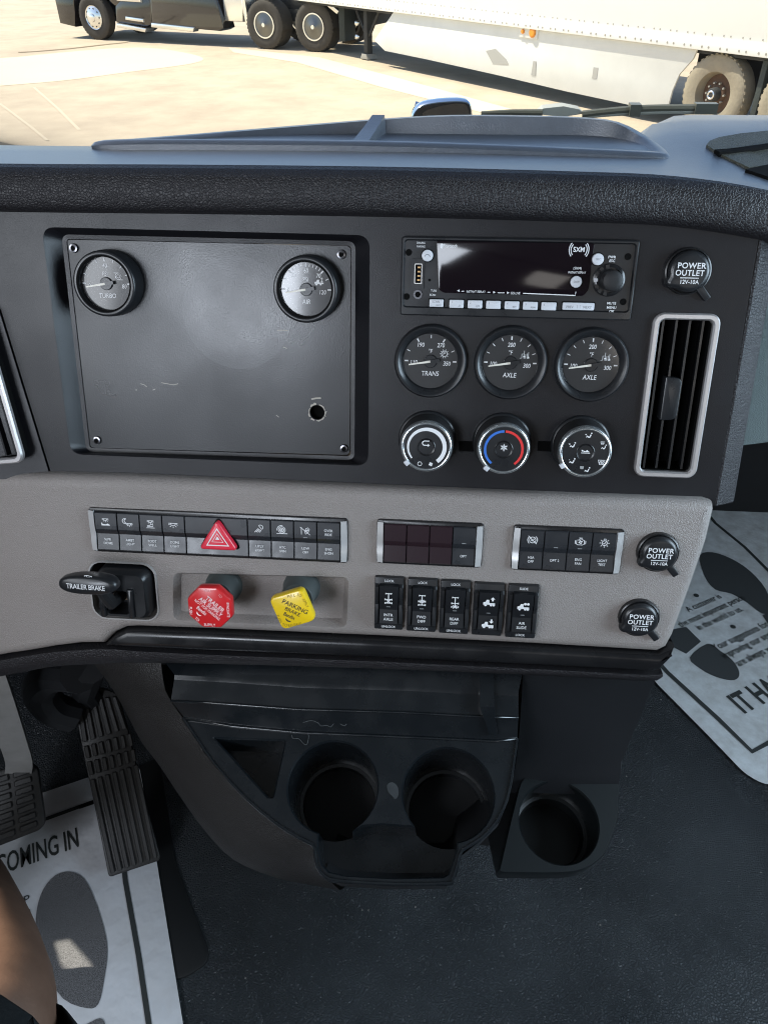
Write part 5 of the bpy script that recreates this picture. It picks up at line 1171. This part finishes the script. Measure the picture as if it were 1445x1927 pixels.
ral = tpan([(-12.2, 1.04), (1.9, 1.04), (1.9, 1.19), (-12.2, 1.19)], -.045, .06, 'bottom_rail', 'trwhite', .008)
rv = MB()
k = -12.1
while k < 1.9:
    for dx in (0, .11):
        rv.add([((k + dx + .016 * cos(q)), -.049, 1.085 + .016 * sin(q)) for q in [2 * pi * i / 6 for i in range(6)]], [tuple(range(6))])
        rv.add([((k + dx + .012 * cos(q)), -.026, 1.235 + .012 * sin(q)) for q in [2 * pi * i / 6 for i in range(6)]], [tuple(range(6))])
    k += .30
rv.build('rail_rivets', 'rivet', ral)['kind'] = 'stuff'
tpan([(-12.2, .98), (1.9, .98), (1.9, 1.04), (-12.2, 1.04)], .1, 2.4, 'underframe', 'chassis')
sk = [TL(*p) for p in ((738, 20), (702, 76), (722, 96), (800, 112), (930, 141), (1060, 172), (1195, 201), (1240, 203), (1254, 199), (1262, 170), (1275, 140), (1300, 112), (1308, 96))]
sk = [(x, z) for x, z in sk]; sk = [(sk[0][0], 1.03)] + sk[1:-1] + [(sk[-1][0], 1.03)]
sko = tpan(sk, .03, .06, 'side_skirt', 'skirt', .004)
tpan([TL(930, 92), TL(912, 96), TL(925, 120), TL(955, 122), TL(950, 112)], .022, .028, 'skirt_patch', 'rivet2', 0)
a = TL(1003, 128); tpan([(a[0] - .06, a[1] - .12), (a[0] + .05, a[1] - .12), (a[0] + .03, a[1] + .10), (a[0] - .04, a[1] + .10)], .02, .028, 'skirt_bracket', 'rivet2', 0)
a = TL(1117, 138); tpan([(a[0] - .05, a[1] - .08), (a[0] + .05, a[1] - .08), (a[0] + .05, a[1] + .08), (a[0] - .05, a[1] + .08)], .024, .029, 'skirt_sticker', 'rivet2', 0)
a = TL(994, 59); pl_ = tpan([(a[0] - .22, a[1] - .10), (a[0] + .22, a[1] - .10), (a[0] + .22, a[1] + .08), (a[0] - .22, a[1] + .08)], .0, .03, 'lamp_plate', 'skirt', .005)
for dx, rr in ((.11, .075), (-.13, .035)):
    MB().lathe([(rr, 0), (rr, .02), (rr * .7, .035)], 20, cap=True).build('marker_lamp', 'amber', trl, Mx=M.Translation((a[0] + dx, .0, a[1] - .01)) @ M.Rotation(pi / 2, 4, 'X'))
wheel(trl, -.14, .05, .505, .3, 'trailer'); wheel(trl, 1.12, .05, .505, .3, 'trailer')
for x in (-.14, 1.12): wheel(trl, x, 1.75, .505, .5, 'drive')
tpan([(-.9, .5), (1.8, .5), (1.8, .95), (-.9, .95)], .6, 1.7, 'bogie', 'chassis')
tpan([(.50, .20), (.58, .20), (.58, 1.0), (.50, 1.0)], .1, .75, 'mud_flap', 'flap', .003)
# landing gear
lg = TL(688, 98, .35)
for y in (.35, 1.9):
    tpan([(lg[0] - .07, .12), (lg[0] + .07, .12), (lg[0] + .07, 1.0), (lg[0] - .07, 1.0)], y, y + .14, 'landing_leg', 'chassis'); tpan([(lg[0] - .15, .02), (lg[0] + .15, .02), (lg[0] + .09, .12), (lg[0] - .09, .12)], y - .05, y + .2, 'landing_foot', 'rivet', .004)
    for s in (-1, 1): MB().tube([(lg[0], y + .07, .40), (lg[0] + s * .5, y + .07, 1.0)], .035, 6).build('landing_brace', 'chassis', trl)

# hood mirror and wiper just outside the glass
hm_p = at_y(832, 218, 2.5); MHm = frame(hm_p, (1, .15, 0), (0, -.15, 1))
hm = thing('hood_mirror', 'chrome backed hood mirror standing above the dash line', 'mirror', MHm)
mo = [on(MHm, *p) for p in ((772, 232), (776, 212), (790, 197), (815, 190), (850, 187), (875, 188), (885, 195), (888, 215), (886, 240), (830, 250), (775, 245))]
mo = smooth(mo, 3, True)
b = MB(); mo_c = ccw(mo); L = []
for z, d in ((-.10, .05), (-.07, .02), (-.03, .003), (.0, 0), (.006, .003)): L.append([(x, y, z) for x, y in inset(mo_c, d)])
b.loft(L, True, True, False); L2 = inset(mo_c, .004); b.loft([[(x, y, .006) for x, y in inset(mo_c, .003)], [(x, y, .004) for x, y in inset(mo_c, .012)]])
b.build('shell', 'bluechrome', hm, sharp=60)
gl_ = [on(MHm, *p) for p in ((795, 212), (812, 202), (850, 194), (872, 194), (879, 202), (881, 222), (860, 240), (800, 238))]
MB().flat(ccw(smooth(gl_, 3, True)), .0075).build('mirror_glass', 'mirrorg', hm)
MB().slab(inset(mo_c, .006), .002, .0066, .001, 1).build('gasket', 'matte', hm)
wp = thing('windshield_wiper', 'black wiper arm and blade lying along the base of the glass', 'wiper', M.Translation(at_y(1060, 215, 1.32)))
ow = at_y(1060, 215, 1.32)
def wpt(px, py, y=1.32): return at_y(px, py, y) - ow
MB().tube([wpt(905, 213), wpt(960, 211), wpt(1020, 212)], [.003, .004, .005], 8).build('arm', 'wiperm', wp)
cb = [wpt(*p) for p in ((1010, 215), (1022, 204), (1060, 200), (1090, 206), (1098, 214), (1060, 220))]
MB().loft([[tuple(p) for p in cb], [tuple(p + V((0, .03, .0))) for p in cb]], True, True, True).build('pivot_cover', 'wiperc', wp)
MB().tube(smooth([wpt(1095, 215), wpt(1150, 209), wpt(1220, 204), wpt(1338, 203)], 4), .0052, 8).build('blade', 'wiperm', wp)
MB().tube(smooth([wpt(1095, 219), wpt(1150, 214), wpt(1220, 211), wpt(1336, 209)], 4), .0038, 8).build('blade_edge', 'wiperc', wp)
MB().box(-.016, .016, -.008, .008, -.006, .008).build('end_clip', 'wiperm', wp, wpt(1326, 205)); MB().box(-.008, .008, -.01, .01, -.008, .008).build('blade_clip', 'wiperm', wp, wpt(1193, 206))
